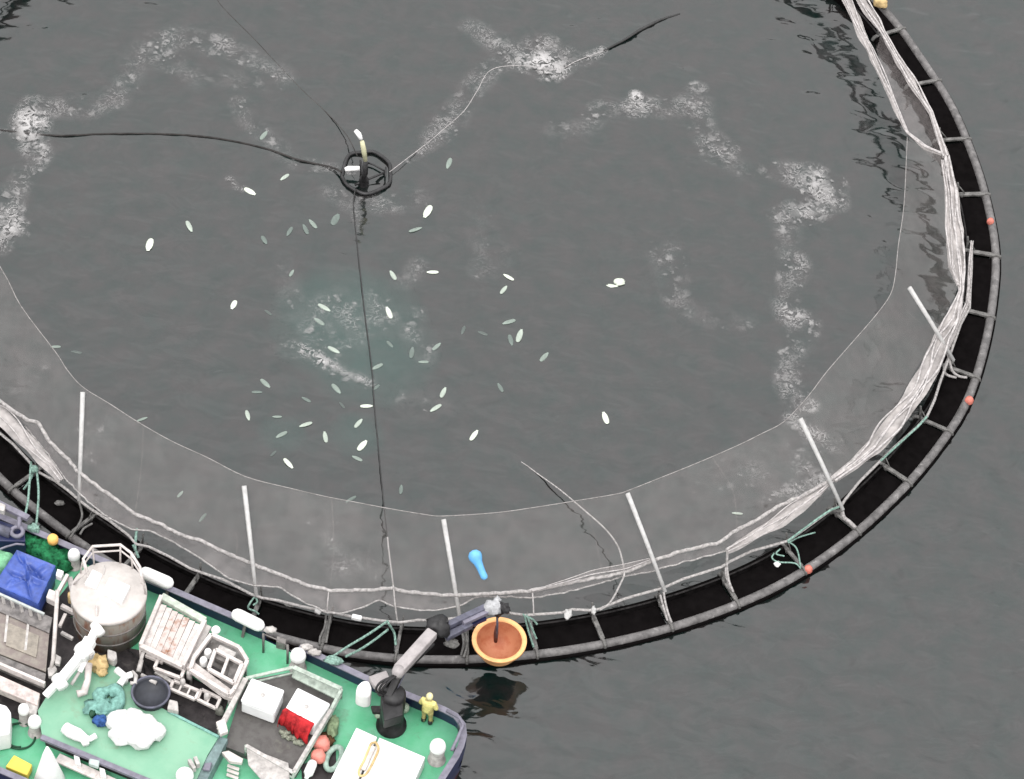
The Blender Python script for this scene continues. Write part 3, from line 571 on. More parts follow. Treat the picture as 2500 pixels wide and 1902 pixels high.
# ================================================================== FISH
def fish_mesh(mt):
    k = MB(); n = 10
    prof = [(-.5, .01, .01), (-.48, .085, .07), (-.4, .155, .12), (-.22, .2, .15), (0, .205, .16), (.18, .19, .145), (.32, .15, .1), (.40, .10, .06), (.44, .085, .03), (.5, .10, .01)]
    vs_ = []
    for x, ry, rz in prof:
        for j in range(n):
            a = 2 * PI * j / n; vs_.append((x, ry * math.cos(a) * (1.0 if x < .4 else 1), rz * math.sin(a)))
    fs = [(i * n + j, i * n + (j + 1) % n, (i + 1) * n + (j + 1) % n, (i + 1) * n + j) for i in range(len(prof) - 1) for j in range(n)]
    fs += [tuple(range(n))[::-1], tuple((len(prof) - 1) * n + j for j in range(n))]
    k.add(vs_, fs, True)
    k.add([(-.12, 0, .14), (.12, 0, .125), (.1, .0, .2)], [(0, 1, 2)])
    return k.mesh('fish', mt)
FM = [fish_mesh('fish%d' % i) for i in range(5)]
def q3(x, y): return 500 + x / 2.4533, 600 + y / 2.4533
def fz(x, y, L, a, b, lab, wide=1.0): px, py = q3(x, y); return (px, py, L / 2.4533, a, b, lab, wide)
FISH = [
 fz(520, 165, 45, 60, 2, 'small silver fish left of the centre line, above the pale swirl'),
 fz(1127, 178, 62, -58, 3, 'pale fish just right of the centre line, with a broad streak beside it'),
 fz(1365, 160, 68, 0, 4, 'bright white fish lying level, right of the centre line above the swirl'),
 fz(1820, 190, 68, -30, 4, 'bright white fish, upper one of the close pair right of the swirl'),
 fz(1790, 265, 58, 52, 3, 'pale fish, lower one of the close pair right of the swirl'),
 fz(173, 355, 55, 65, 4, 'plump white fish alone on the left of the pale swirl', 1.35),
 fz(715, 372, 80, -30, 3, 'long pale fish at the upper left of the pale swirl'),
 fz(1103, 402, 72, -68, 4, 'bright white steeply tilted fish inside the swirl, right of the centre line'),
 fz(1822, 457, 78, 17, 2, 'long silver fish lying nearly level right of the swirl'),
 fz(1885, 540, 78, 72, 3, 'pale upright fish right of the swirl with a dimmer one at its left'),
 fz(1832, 565, 65, -75, 1, 'dim grey fish immediately left of a paler upright fish'),
 fz(772, 625, 75, -28, 3, 'pale fish in the swirl beside the long foam streak'),
 fz(1388, 605, 62, 42, 2, 'silver fish slanting at the right edge of the swirl'),
 fz(1240, 640, 65, 80, 1, 'dim grey upright fish in the right part of the swirl'),
 fz(1310, 697, 60, 0, 2, 'silver fish lying level at the lower right of the swirl'),
 fz(1033, 725, 70, 27, 2, 'silver fish touching the centre line above the foam streak end'),
 fz(2033, 667, 68, 48, 2, 'lone silver fish farthest right of the swirl'),
 fz(362, 825, 72, -42, 2, 'silver fish below left of the long foam streak, above a level one'),
 fz(312, 877, 62, 0, 1, 'dim level fish below left of the long foam streak'),
 fz(787, 857, 72, -48, 2, 'greenish silver fish right below the long foam streak'),
 fz(1028, 848, 45, 40, 1, 'small dim fish at the end of the foam streak on the centre line'),
 fz(608, 922, 58, -28, 1, 'dim grey fish in the open water below the foam streak'),
 fz(1770, 850, 58, -60, 1, 'dim grey fish alone far right of the centre line'),
 fz(1428, 880, 65, 65, 3, 'pale fish, upper one of the pair right of the lower centre line'),
 fz(1383, 973, 75, 33, 3, 'pale fish, lower one of the pair right of the lower centre line'),
 fz(968, 962, 72, 2, 4, 'bright level fish touching the left side of the centre line'),
 fz(257, 1017, 60, -75, 3, 'pale upright fish at the lower left of the group'),
 fz(433, 1025, 55, 0, 2, 'silver level fish right of the lower left upright one'),
 fz(605, 1072, 78, 18, 3, 'long pale fish low in the group, nearly level'),
 fz(920, 1065, 65, 50, 3, 'pale slanting fish left of the centre line above the brightest one'),
 fz(722, 1147, 65, -80, 3, 'pale upright fish low in the group beside the brightest one'),
 fz(943, 1198, 75, 50, 4, 'brightest large white fish low beside the centre line', 1.2),
 fz(913, 1275, 65, -25, 2, 'silver fish just under the brightest white one'),
 fz(500, 1305, 75, -48, 4, 'bright white fish lowest in the left half, above the net edge'),
 fz(410, 1245, 45, 45, 0, 'very dim fish up left of the lowest bright white one'),
 fz(460, 1132, 72, 28, 2, 'mint tinted fish with a turned tail at the lower left'),
 fz(1612, 1137, 72, 55, 4, 'bright white fish alone right of the lower centre line'),
 fz(1548, 505, 50, 70, 0, 'very dim upright fish right of the swirl'),
 fz(1108, 590, 50, -45, 1, 'dim grey fish in the middle of the swirl'),
 fz(822, 955, 45, -50, 0, 'very dim fish left of the level bright one on the centre line'),
 fz(685, 455, 70, -35, 2, 'silver fish in the upper left of the swirl under a longer pale one'),
 fz(380, 400, 50, -35, 0, 'very dim fish left of the swirl near the plump white one'),
 fz(1665, 525, 60, -20, 0, 'very dim level fish between the swirl and the upright pair'),
 (644, 331, 25, 52, 2, 'silver fish above the feed hose left of the spreader', 1),
 (695, 433, 24, 35, 3, 'pale fish below the feed hose left of the spreader', 1),
 (610, 468, 30, -30, 4, 'plump white fish with a wake at left of the spreader', 1.2),
 (1044, 517, 32, 62, 4, 'bright white fish below right of the spreader', 1.2),
 (1014, 561, 32, 18, 2, 'silver fish under the bright one below right of the spreader', .9),
 (1096, 399, 26, 70, 2, 'silver upright fish alone right of the spreader', 1),
 (819, 536, 30, 60, 1, 'dim greenish fish below the spreader left of the centre line', 1.3),
 (764, 547, 27, -50, 2, 'silver fish, right one of the row of three below the spreader', 1),
 (746, 560, 26, -65, 1, 'dim fish in the middle of the row of three below the spreader', 1),
 (707, 565, 24, 60, 1, 'dim fish, left one of the row of three below the spreader', 1),
 (645, 586, 22, -60, 1, 'dim grey fish left of the row of three', 1.2),
 (365, 598, 30, 75, 4, 'yellowish white fish farthest left in the pen', 1.3),
 (462, 553, 28, -65, 3, 'pale fish up right of the yellowish white one', 1),
 (1478, 1021, 30, -70, 4, 'bright white upright fish farthest right above the net edge', 1.1),
 (136, 847, 24, 0, 2, 'silver fish on the left net edge', .9),
 (187, 860, 26, -10, 0, 'very dim fish right of the silver one on the left net edge', .9),
 (347, 1024, 26, 20, 2, 'silver fish on the net edge right of the leftmost pole', .8),
 (440, 1207, 20, 50, 2, 'small silver fish under the net panel between the two left poles', 1),
 (495, 1264, 26, 50, 1, 'dim fish under the net panel left of the second pole', .8),
 (857, 1219, 28, 30, 1, 'dim fish on the net edge left of the centre line', .8),
 (979, 1195, 22, 85, 1, 'dim upright greenish fish right of the centre line foot', 1),
 (1800, 1254, 26, -5, 3, 'pale level fish under the net panel at lower right', .8),
]
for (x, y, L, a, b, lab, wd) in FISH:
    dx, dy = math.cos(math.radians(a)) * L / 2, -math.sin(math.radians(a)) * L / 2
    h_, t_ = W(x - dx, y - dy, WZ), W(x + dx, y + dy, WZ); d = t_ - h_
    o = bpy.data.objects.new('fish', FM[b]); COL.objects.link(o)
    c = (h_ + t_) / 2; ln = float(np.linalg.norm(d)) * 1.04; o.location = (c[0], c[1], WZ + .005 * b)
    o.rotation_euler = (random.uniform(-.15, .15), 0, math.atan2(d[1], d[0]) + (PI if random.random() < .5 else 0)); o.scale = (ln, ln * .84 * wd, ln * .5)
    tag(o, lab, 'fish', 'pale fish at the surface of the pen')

# ================================================================== FOAM
def foam(name, strokes, label, step=0.055):
    """strokes: list of [(px,py,radius_px,density) ...] polylines"""
    pts = []
    for st in strokes:
        a = np.array([[*W(x, y, WZ)[:2], r / 52.0, d] for x, y, r, d in st])
        n_ = max(2, int(np.linalg.norm(np.diff(a[:, :2], axis=0), axis=1).sum() / 0.18)) if len(a) > 1 else 1
        pts.append(resample(a, n_) if len(a) > 1 else a)
    pts = np.vstack(pts)
    lo = (pts[:, :2] - pts[:, 2:3]).min(0) - .1; hi = (pts[:, :2] + pts[:, 2:3]).max(0) + .1
    nx, ny = int((hi[0] - lo[0]) / step) + 1, int((hi[1] - lo[1]) / step) + 1
    X, Y = np.meshgrid(lo[0] + np.arange(nx) * step, lo[1] + np.arange(ny) * step, indexing='ij')
    D = np.zeros_like(X)
    for x, y, r, d in pts:
        i0, i1 = int((x - r - lo[0]) / step), int((x + r - lo[0]) / step) + 2; j0, j1 = int((y - r - lo[1]) / step), int((y + r - lo[1]) / step) + 2
        sl = (slice(max(i0, 0), i1), slice(max(j0, 0), j1))
        q = np.clip(1 - ((X[sl] - x) ** 2 + (Y[sl] - y) ** 2) / (r * r), 0, 1)
        D[sl] = np.maximum(D[sl], d * q ** .7)
    keep = (D[:-1, :-1] + D[1:, :-1] + D[:-1, 1:] + D[1:, 1:]) > 0.02
    ii, jj = np.nonzero(keep); idx = -np.ones((nx, ny), int)
    corners = np.stack([ii * ny + jj, (ii + 1) * ny + jj, (ii + 1) * ny + jj + 1, ii * ny + jj + 1], 1)
    used, inv = np.unique(corners, return_inverse=True); inv = inv.reshape(-1, 4)
    ox, oy = (lo + hi) / 2
    V = np.stack([X.ravel()[used] - ox, Y.ravel()[used] - oy, 0.01 + 0.05 * D.ravel()[used] ** 2], 1)
    me = bpy.data.meshes.new(name); me.from_pydata(V.tolist(), [], inv.tolist())
    at = me.attributes.new('foam_cover', 'FLOAT', 'POINT'); at.data.foreach_set('value', D.ravel()[used].astype(np.float32))
    me.polygons.foreach_set('use_smooth', [True] * len(me.polygons)); me.materials.append(M['foam'])
    o = bpy.data.objects.new(name, me); COL.objects.link(o); o.location = (ox, oy, WZ + .004); tag(o, label, 'foam', None, 'stuff')
    return o
foam('foam', [[(80, 255, 40, .8), (75, 300, 62, 1.15), (70, 330, 55, 1.0), (95, 380, 45, .75), (60, 430, 40, .6), (25, 485, 45, .6), (20, 560, 60, 1.0), (0, 600, 40, .6)],
              [(110, 270, 40, .75), (150, 262, 45, .55), (220, 265, 50, .5), (280, 240, 50, .55), (305, 210, 45, .5), (330, 150, 50, .5), (380, 110, 60, .7), (430, 90, 55, .55), (480, 100, 50, .6), (540, 110, 55, .65), (600, 140, 45, .45), (680, 185, 55, .5)],
              [(380, 130, 60, .6), (430, 160, 45, .45), (480, 195, 50, .4), (560, 190, 50, .35), (640, 200, 50, .35), (690, 190, 50, .4)],
              [(590, 255, 40, .55), (600, 290, 35, .45), (640, 330, 45, .4), (730, 400, 35, .5), (800, 410, 22, .6), (860, 415, 22, .6)],
              [(0, 320, 12, .6), (60, 320, 12, .6)]], 'white foam trail with a bright clump running across the upper left of the pen')
foam('foam', [[(1145, 62, 40, .5), (1180, 85, 45, .6), (1230, 115, 50, .65), (1265, 145, 50, .9), (1320, 150, 62, 1.15), (1345, 175, 50, 1.1), (1390, 140, 50, .75), (1420, 150, 30, .8), (1470, 124, 20, .9)],
              [(1330, 110, 50, .7), (1300, 105, 40, .6)],
              [(1240, 140, 45, .55), (1170, 195, 50, .55), (1140, 240, 45, .45), (1095, 300, 55, .65), (1070, 325, 45, .6), (1030, 365, 28, .6), (1000, 390, 18, .6)]], 'bright white splash with a foam trail down to the spreader, upper middle of the pen')
foam('foam', [[(1355, 320, 40, .4), (1440, 310, 40, .45), (1465, 265, 40, .65), (1510, 270, 35, .5), (1555, 262, 50, .85), (1620, 262, 50, .55), (1700, 260, 60, .6), (1715, 320, 45, .5), (1755, 370, 60, .75), (1780, 400, 40, .4), (1850, 420, 50, .3), (1920, 420, 50, .55), (1985, 440, 70, .95), (2015, 480, 65, .85), (1980, 510, 60, .9), (1910, 530, 45, .7)],
              [(1552, 235, 26, 1.15), (1553, 240, 20, 1.15)], [(1695, 212, 32, .6), (1712, 215, 24, .6)], [(2040, 450, 40, .7), (2050, 500, 35, .6)],
              [(1920, 560, 50, .5), (1925, 620, 40, .4), (1945, 645, 50, .75), (1930, 690, 45, .5), (1915, 740, 45, .55), (1925, 770, 45, .8), (1970, 785, 45, .75), (1950, 830, 50, .55), (1925, 880, 45, .5), (1930, 940, 50, .7), (1950, 985, 45, .8), (1980, 990, 30, .7)],
              [(1620, 620, 60, .5), (1640, 680, 55, .35), (1650, 735, 45, .5), (1700, 770, 45, .3), (1770, 780, 50, .4), (1820, 790, 45, .3)]], 'long white foam trail looping down the right side of the pen')
foam('foam', [[(1935, 1030, 35, .9), (1960, 1050, 30, .9), (2010, 1075, 45, .7), (2030, 1090, 40, .6)], [(1950, 1090, 50, .5), (1960, 1140, 50, .5), (2000, 1165, 50, .9), (1960, 1200, 45, .7), (1900, 1220, 40, .65), (1880, 1225, 35, .6)], [(1840, 1150, 70, .45), (1850, 1100, 60, .35), (1720, 1160, 60, .3), (1660, 1180, 60, .25), (1780, 1190, 70, .3)]], 'churned foam against the net at the pole on the lower right bend')
foam('foam', [[(780, 750, 45, .55), (830, 735, 55, .55), (880, 790, 60, .65), (940, 780, 50, .6), (900, 720, 50, .45)], [(700, 850, 40, .5), (745, 857, 28, .9), (785, 880, 28, 1.0), (830, 905, 26, .9), (880, 930, 25, .85), (905, 935, 20, .7)],
              [(770, 800, 55, .55), (790, 845, 45, .55), (850, 830, 60, .45)], [(1010, 780, 45, .55), (1010, 810, 45, .55), (1035, 830, 45, .5), (1040, 870, 35, .45)], [(1020, 650, 40, .45), (990, 690, 35, .4)], [(690, 640, 40, .35), (700, 700, 45, .35), (720, 760, 45, .4)], [(1000, 990, 60, .35), (1080, 975, 50, .3)]], 'pale churning swirl with a long streak crossing the centre line')
foam('foam', [[(810, 470, 40, .5), (860, 500, 40, .45), (930, 500, 45, .6), (990, 500, 40, .4), (1030, 480, 40, .35)], [(870, 520, 20, .6), (875, 560, 16, .5)], [(560, 440, 16, .8), (572, 455, 14, .8), (592, 462, 14, .7)], [(1180, 660, 50, .4), (1170, 520, 40, .3), (1225, 640, 40, .3)]], 'faint foam scum below the spreader')
foam('foam', [[(790, 1290, 60, .4), (800, 1340, 60, .45), (830, 1380, 60, .5), (900, 1380, 60, .4)], [(220, 1060, 50, .45), (250, 1040, 45, .4), (225, 1110, 40, .35)], [(60, 950, 60, .3), (100, 900, 60, .3)]], 'thin scum on the water under the near net panels')
gm_ = M['foam'].copy(); gm_.name = 'turquoise_bubbles'; gp = gm_.node_tree.nodes['Principled BSDF']; gp.inputs['Base Color'].default_value = (0.10, 0.23, 0.20, 1)
gl = gm_.node_tree; fa = [q for q in gl.nodes if q.type == 'ATTRIBUTE'][0]; mu = gl.nodes.new('ShaderNodeMath'); mu.operation = 'MULTIPLY'; mu.inputs[1].default_value = 0.23; gl.links.new(fa.outputs['Fac'], mu.inputs[0]); gl.links.new(mu.outputs[0], gp.inputs['Alpha'])
o = foam('bubbles', [[(850, 790, 190, .55)], [(900, 860, 170, .5)], [(830, 740, 110, .45)], [(870, 1060, 70, .35)], [(690, 1060, 60, .3)]], 'faint turquoise glow of rising bubbles under the swirl', .12)
o.data.materials.clear(); o.data.materials.append(gm_); o.location.z = WZ + .001
for v in o.data.vertices: v.co.z = 0.002
k = MB(); k.blob(W(1512, 688, WZ + .05), (.26, .2, .09), .5, 2.3, 4); k.blob(W(1494, 698, WZ), (.24, .09, .04), .5, 2.3, 8)
k.build('splash', 'fish4', label='single bright white splash right of the middle of the pen', cat='splash')

# ================================================================== WORK BOAT
boat = thing('work_boat', 'work boat with green deck and dark navy sides moored along the pen', 'boat', (*W(450, 1750, WZ)[:2], WZ))
CAPL = [(-420, 1075), (-60, 1226), (128, 1307), (210, 1343), (421, 1432), (650, 1531), (800, 1603), (900, 1650), (1028, 1701), (1085, 1724), (1118, 1742), (1137, 1765), (1141, 1792), (1130, 1835), (1085, 1905), (1000, 2080), (900, 2290)]
ZC = 2.15
capw = [W(*p, ZC) for p in CAPL]
nearp = [W(900, 2290, ZC), W(600, 2143, ZC), W(0, 1887, ZC), W(-420, 1705, ZC)]
hull = [p[:2] for p in capw] + [p[:2] for p in nearp[1:]]
cen = np.mean(hull, axis=0)
def inset(poly, d):
    out = []; n = len(poly)
    for i in range(n):
        a, b, c = (np.array(poly[(i + q) % n]) for q in (-1, 0, 1))
        t = (b - a) / (np.linalg.norm(b - a) + 1e-9) + (c - b) / (np.linalg.norm(c - b) + 1e-9); t /= np.linalg.norm(t) + 1e-9
        nn = np.array([-t[1], t[0]]);  nn = nn if np.dot(nn, cen - b) > 0 else -nn
        out.append(b + nn * d)
    return out
k = MB(); n = len(hull); lo = inset(hull, 0.32)
k.add([(p[0], p[1], DZ) for p in hull] + [(p[0], p[1], .75) for p in inset(hull, .04)], [(i, (i + 1) % n, n + (i + 1) % n, n + i) for i in range(n)]); k.build('hull', 'navy', boat)
k = MB(); k.add([(p[0], p[1], .75) for p in inset(hull, .04)] + [(p[0], p[1], WZ - .8) for p in lo], [(i, (i + 1) % n, n + (i + 1) % n, n + i) for i in range(n)]); k.build('hull_bottom', 'red', boat)
MB().prism(inset(hull, .07), DZ - .12, DZ).build('main_deck', 'deck', boat)
def wall(pts, z0, z1, thick, name, mt):
    """upright plate along a surveyed line, thickness inward"""
    k = MB(); a = np.array([p[:2] for p in pts]); out = []
    for i in range(len(a)):
        t = a[min(i + 1, len(a) - 1)] - a[max(i - 1, 0)]; t /= np.linalg.norm(t); nn = np.array([-t[1], t[0]]); nn = nn if np.dot(nn, cen - a[i]) > 0 else -nn
        out.append(a[i] + nn * thick)
    n = len(a); vs_ = [(*p, z) for z in (z0, z1) for p in a] + [(*p, z) for z in (z0, z1) for p in out]
    fs = []
    for i in range(n - 1):
        fs += [(i, i + 1, n + i + 1, n + i), (2 * n + i, 3 * n + i, 3 * n + i + 1, 2 * n + i + 1), (n + i, n + i + 1, 3 * n + i + 1, 3 * n + i), (i, 2 * n + i, 2 * n + i + 1, i + 1)]
    fs += [(0, n, 3 * n, 2 * n), (n - 1, 2 * n + n - 1, 3 * n + n - 1, n + n - 1)]
    k.add(vs_, fs); return k.build(name, mt, boat)
segs = [resample([W(*p, ZC) for p in CAPL[:6]], 24), resample([W(735, 1572, ZC), W(800, 1603, ZC), W(900, 1650, ZC), W(1028, 1701, ZC)], 10), resample(capw[8:], 24)]
for s_ in segs:
    wall(s_, DZ, ZC - .06, .10, 'bulwark', 'navy')
    wall(s_, ZC - .057, ZC, .27, 'cap_rail', 'cap')
wall(nearp, DZ, ZC - .06, .10, 'bulwark', 'navy'); wall(nearp, ZC - .057, ZC, .25, 'cap_rail', 'cap')
for t_ in (0.3, 0.55, .8, .97):
    p = segs[0][int(t_ * 23)]
    MB().beam((p[0] - .12, p[1] - .35, DZ), (p[0] - .02, p[1] - .16, ZC - .1), .12, .06).build('stanchion', 'steel', boat)
MB().tube(line([(1090, 1735), (1122, 1752), (1131, 1770), (1118, 1800), (1103, 1832)], 2.45), .07, 8).build('stern_rail', 'cap', boat)
for x, y in ((1120, 1755), (1110, 1815)): MB().tube([W(x, y, 2.45), W(x, y + 30, 1.5)], .05, 6).build('rail_post', 'cap', boat)
for x, y in ((643, 1548), (702, 1575)):
    MB().tube([W(x, y, 2.55), W(x, y + 44, DZ)], .055, 7).build('gate_post', 'steel', boat)
MB().tube(line([(643, 1548), (672, 1560), (702, 1575)], 2.5), .03, 6).build('gate_chain', 'steel', boat)
MB().px([(676, 1552), (700, 1560), (696, 1572), (674, 1566)], 1.7, 2.2).build('sill_block', 'steel', boat, bevel=.04)
for x, y in ((660, 1538), (748, 1580), (768, 1592)):
    MB().blob(W(x, y, 2.25), (.26, .16, .12), .5, 3, x).build('cleat', 'offwhite', boat)
for pts_, z_ in (([(300, 1580), (330, 1600), (352, 1640), (338, 1672)], 1.4), ([(340, 1600), (372, 1640), (400, 1690), (440, 1722)], 1.4)):
    MB().tube(smooth(line(pts_, z_), 40), .035, 6).build('deck_hose', 'crane', boat)
# raised pale green deck
RD = [(92, 1735), (112, 1703), (150, 1655), (200, 1612), (255, 1600), (318, 1668), (331, 1694), (407, 1735), (535, 1797), (507, 1842), (470, 1925), (440, 1960), (364, 1904), (103, 1797)]
ZR = 2.1
MB().px(RD, ZR - .12, ZR).build('raised_deck', 'deck2', boat)
rdw = [W(*p, ZR) for p in RD]; ins = [np.array([*q, 0]) for q in inset([p[:2] for p in rdw], .12)]
MB().prism([p[:2] for p in ins], DZ, ZR - .123).build('raised_deck_side', 'darkfloor', boat)
e0, e1 = W(101, 1800, ZR + .02), W(372, 1912, ZR + .02)
MB().beam(e0, e1, .22, .14).build('deck_edge_beam', 'cap', boat)
MB().beam(W(410, 1737, ZR + .02), W(535, 1800, ZR + .02), .10, .08).build('deck_edge_beam', 'mint', boat)
MB().px([(536, 1798), (556, 1804), (500, 1915), (455, 1935), (508, 1845)], DZ, 2.02).build('deck_ramp', mat('slate_green_paint', (.14, .20, .20), .5, .4, 3, .2), boat)
# dark floor wells
MB().px([(205, 1560), (345, 1588), (450, 1645), (560, 1700), (532, 1792), (407, 1733), (335, 1690), (300, 1640), (215, 1590)], DZ + .002, DZ + .05).build('floor_plate', 'darkfloor', boat)
MB().px([(-40, 1490), (120, 1500), (200, 1510), (250, 1570), (225, 1620), (150, 1700), (90, 1770), (-40, 1730)], DZ + .002, DZ + .06).build('floor_plate', 'darkfloor', boat)
MB().px([(0, 1420), (130, 1475), (190, 1400), (210, 1500), (120, 1510), (0, 1470)], DZ + .002, DZ + .055).build('floor_plate', 'darkfloor', boat)

k = MB(); k.lathe([(0, .16), (.14, .12), (.2, 0), (.14, -.12), (0, -.16)], W(527, 1538, 2.5), 14); k.build('corner_float', 'white', label='small white float at the upper corner of the grading table', cat='float')
# tote enclosure
ZF2 = 1.65
MB().px([(597, 1662), (717, 1640), (828, 1690), (790, 1770), (722, 1888), (548, 1822)], DZ + .003, ZF2).build('platform_floor', 'greyfloor', boat)
rail = thing('guard_rail', 'pale grey green guard rail framing the platform with the white totes', 'railing', (*W(690, 1760, ZF2)[:2], ZF2))
ZG = 2.35
GR = [(535, 1782), (600, 1656), (717, 1629), (834, 1682), (808, 1732), (716, 1886), (600, 1820)]
gm = mat('pale_green_rail_paint', (.33, .38, .33), .5, .4, 4, .2)
for a, b, wd in ((0, 1, .22), (1, 2, .14), (2, 3, .2), (3, 4, .14), (4, 5, .16), (5, 6, .16)):
    MB().beam(W(*GR[a], ZG), W(*GR[b], ZG), wd, .07).build('top_rail', 'offwhite' if a in (0, 4, 5) else gm, rail, bevel=.02)
    MB().beam(W(*GR[a], ZG) - np.array([0, 0, .42]), W(*GR[b], ZG) - np.array([0, 0, .42]), .07, .06).build('mid_rail', gm, rail)
for x, y in GR:
    p = W(x, y, ZG); MB().tube([(p[0], p[1], ZF2), (p[0], p[1], ZG)], .05, 7).build('post', gm, rail)
MB().px([(527, 1762), (549, 1752), (557, 1785), (538, 1793)], ZG - .1, ZG + .12).build('end_plate', 'cream', rail, bevel=.03)
MB().px([(720, 1632), (830, 1682), (818, 1705), (712, 1652)], ZG - .32, ZG - .25).build('tread_plate', gm, rail)

def tote(pts, zt, zb, label):
    c = np.mean([W(*p, zt) for p in pts], axis=0); t = thing('tote', label, 'tote', (c[0], c[1], zb), 'white totes on the platform')
    k = MB(); poly = [W(*p, zt)[:2] for p in pts]; cc = np.mean(poly, axis=0); poly = [cc + (p - cc) * 1.08 for p in poly]
    k.prism([cc + (p - cc) * .965 for p in poly], zb + .1, zt - .16); k.build('body', 'plastic', t, bevel=.07)
    MB().prism(poly, zt - .157, zt).build('lid', 'plastic', t, bevel=.07)
    MB().lathe([(.0, .04), (.09, .035), (.1, 0)], (c[0], c[1], zt), 12).build('cap', 'offwhite', t)
    for s_ in (-.3, .3):
        d = poly[1] - poly[0]; MB().prism([cc + d * s_ + np.array(o) for o in ((-.1, -.45), (.1, -.45), (.1, .45), (-.1, .45))], zb, zb + .098).build('foot', 'offwhite', t)
    return t
tote([(616, 1657), (691, 1685), (668, 1738), (591, 1709)], 2.6, ZF2, 'white square tote standing left on the platform, without cloth')
tote([(728, 1681), (803, 1718), (766, 1768), (696, 1736)], 2.6, ZF2, 'white square tote with a red cloth over its front side')
k = MB(); r0 = [W(x, y, 2.64) for x, y in ((690, 1734), (715, 1748), (740, 1760), (763, 1774))]; rows = []
q0 = resample([W(x, y, 2.645) for x, y in ((698, 1728), (720, 1741), (745, 1754), (768, 1766))], 16); q1 = resample(r0, 16); q2 = resample([W(x, y, 2.1) for x, y in ((681, 1757), (705, 1768), (730, 1790), (752, 1798))], 16); q3_ = resample([W(x, y, 1.85) for x, y in ((676, 1770), (705, 1782), (730, 1806), (748, 1812))], 16)
for i, q in enumerate((q0, q1, q2, q3_)):
    rows.append([q[j] + np.array([0, 0, 1]) * .06 * mnoise.noise(Vector((j * .7, i, 3))) + np.array([.05, -.09, 0]) * mnoise.noise(Vector((j * .8, i * .5, 9))) * i for j in range(16)])
o = k.sheet(rows).build('red_cloth', 'redcloth', label='crumpled red cloth hanging over the front of the right tote', cat='cloth')
sm = o.modifiers.new('solid', 'SOLIDIFY'); sm.thickness = .02
k = MB()
for i in range(9): k.blob(W(690 + i * 5.5, 1788 + i * 3.4 + random.uniform(-6, 6), ZF2 + .08), (.14, .1, .09), .7, 3, i)
k.build('rope_heap', 'palegreen' if False else mat('drab_rope', (.23, .24, .19), .9, .1, 6, .3), label='drab greenish rope heap lying in front of the cloth-covered tote', cat='rope')

# round tank
tc_ = W(265, 1446, 3.6)
tank = thing('round_tank', 'tall round tank with cream lid and rust streaked side on the deck', 'tank', (tc_[0], tc_[1], DZ))
MB().lathe([(1.40, DZ), (1.46, DZ + .02), (1.46, 3.45)], (tc_[0], tc_[1], 0), 40).build('shell', 'tank', tank)
MB().lathe([(1.46, 3.40), (1.55, 3.42), (1.55, 3.58), (1.5, 3.63), (1.0, 3.8), (.45, 3.92), (.0, 3.95)], (tc_[0], tc_[1], 0), 40).build('lid', 'lid', tank)
for zz in (1.9, 2.6): MB().lathe([(1.46, zz - .04), (1.49, zz - .03), (1.49, zz + .03), (1.46, zz + .04)], (tc_[0], tc_[1], 0), 40).build('hoop', 'steel', tank)
MB().px([(226, 1389), (250, 1402), (234, 1437), (206, 1424)], 3.7, 3.98).build('hatch', 'white', tank, bevel=.03)
MB().px([(268, 1408), (318, 1430), (297, 1470), (248, 1447)], 3.75, 4.02).build('hatch', 'white', tank, bevel=.03)
rl = [(213, 1395), (203, 1365), (226, 1334), (294, 1330), (320, 1350), (342, 1385), (346, 1410)]
for zz, rr in ((4.75, .06), (4.35, .04)):
    MB().tube(line(rl, 4.75) if zz > 4.5 else [p - np.array([0, 0, .4]) for p in line(rl, 4.75)], rr, 7).build('guard_rail', 'cream', tank)
for x, y in rl:
    p = W(x, y, 4.75); dd = p[:2] - tc_[:2]; dd = dd / np.linalg.norm(dd) * 1.5; MB().tube([p, (tc_[0] + dd[0], tc_[1] + dd[1], 3.55)], .04, 6).build('rail_post', 'cream', tank)
MB().tube(line([(236, 1478), (236, 1500), (234, 1530), (232, 1560)], [4.0, 3.8, 3.0, 2.1]), .05, 7).build('downpipe', 'cream', tank)
MB().beam(W(255, 1380, 3.9), W(247, 1500, 3.66), .05, .04).build('seam', 'offwhite', tank)

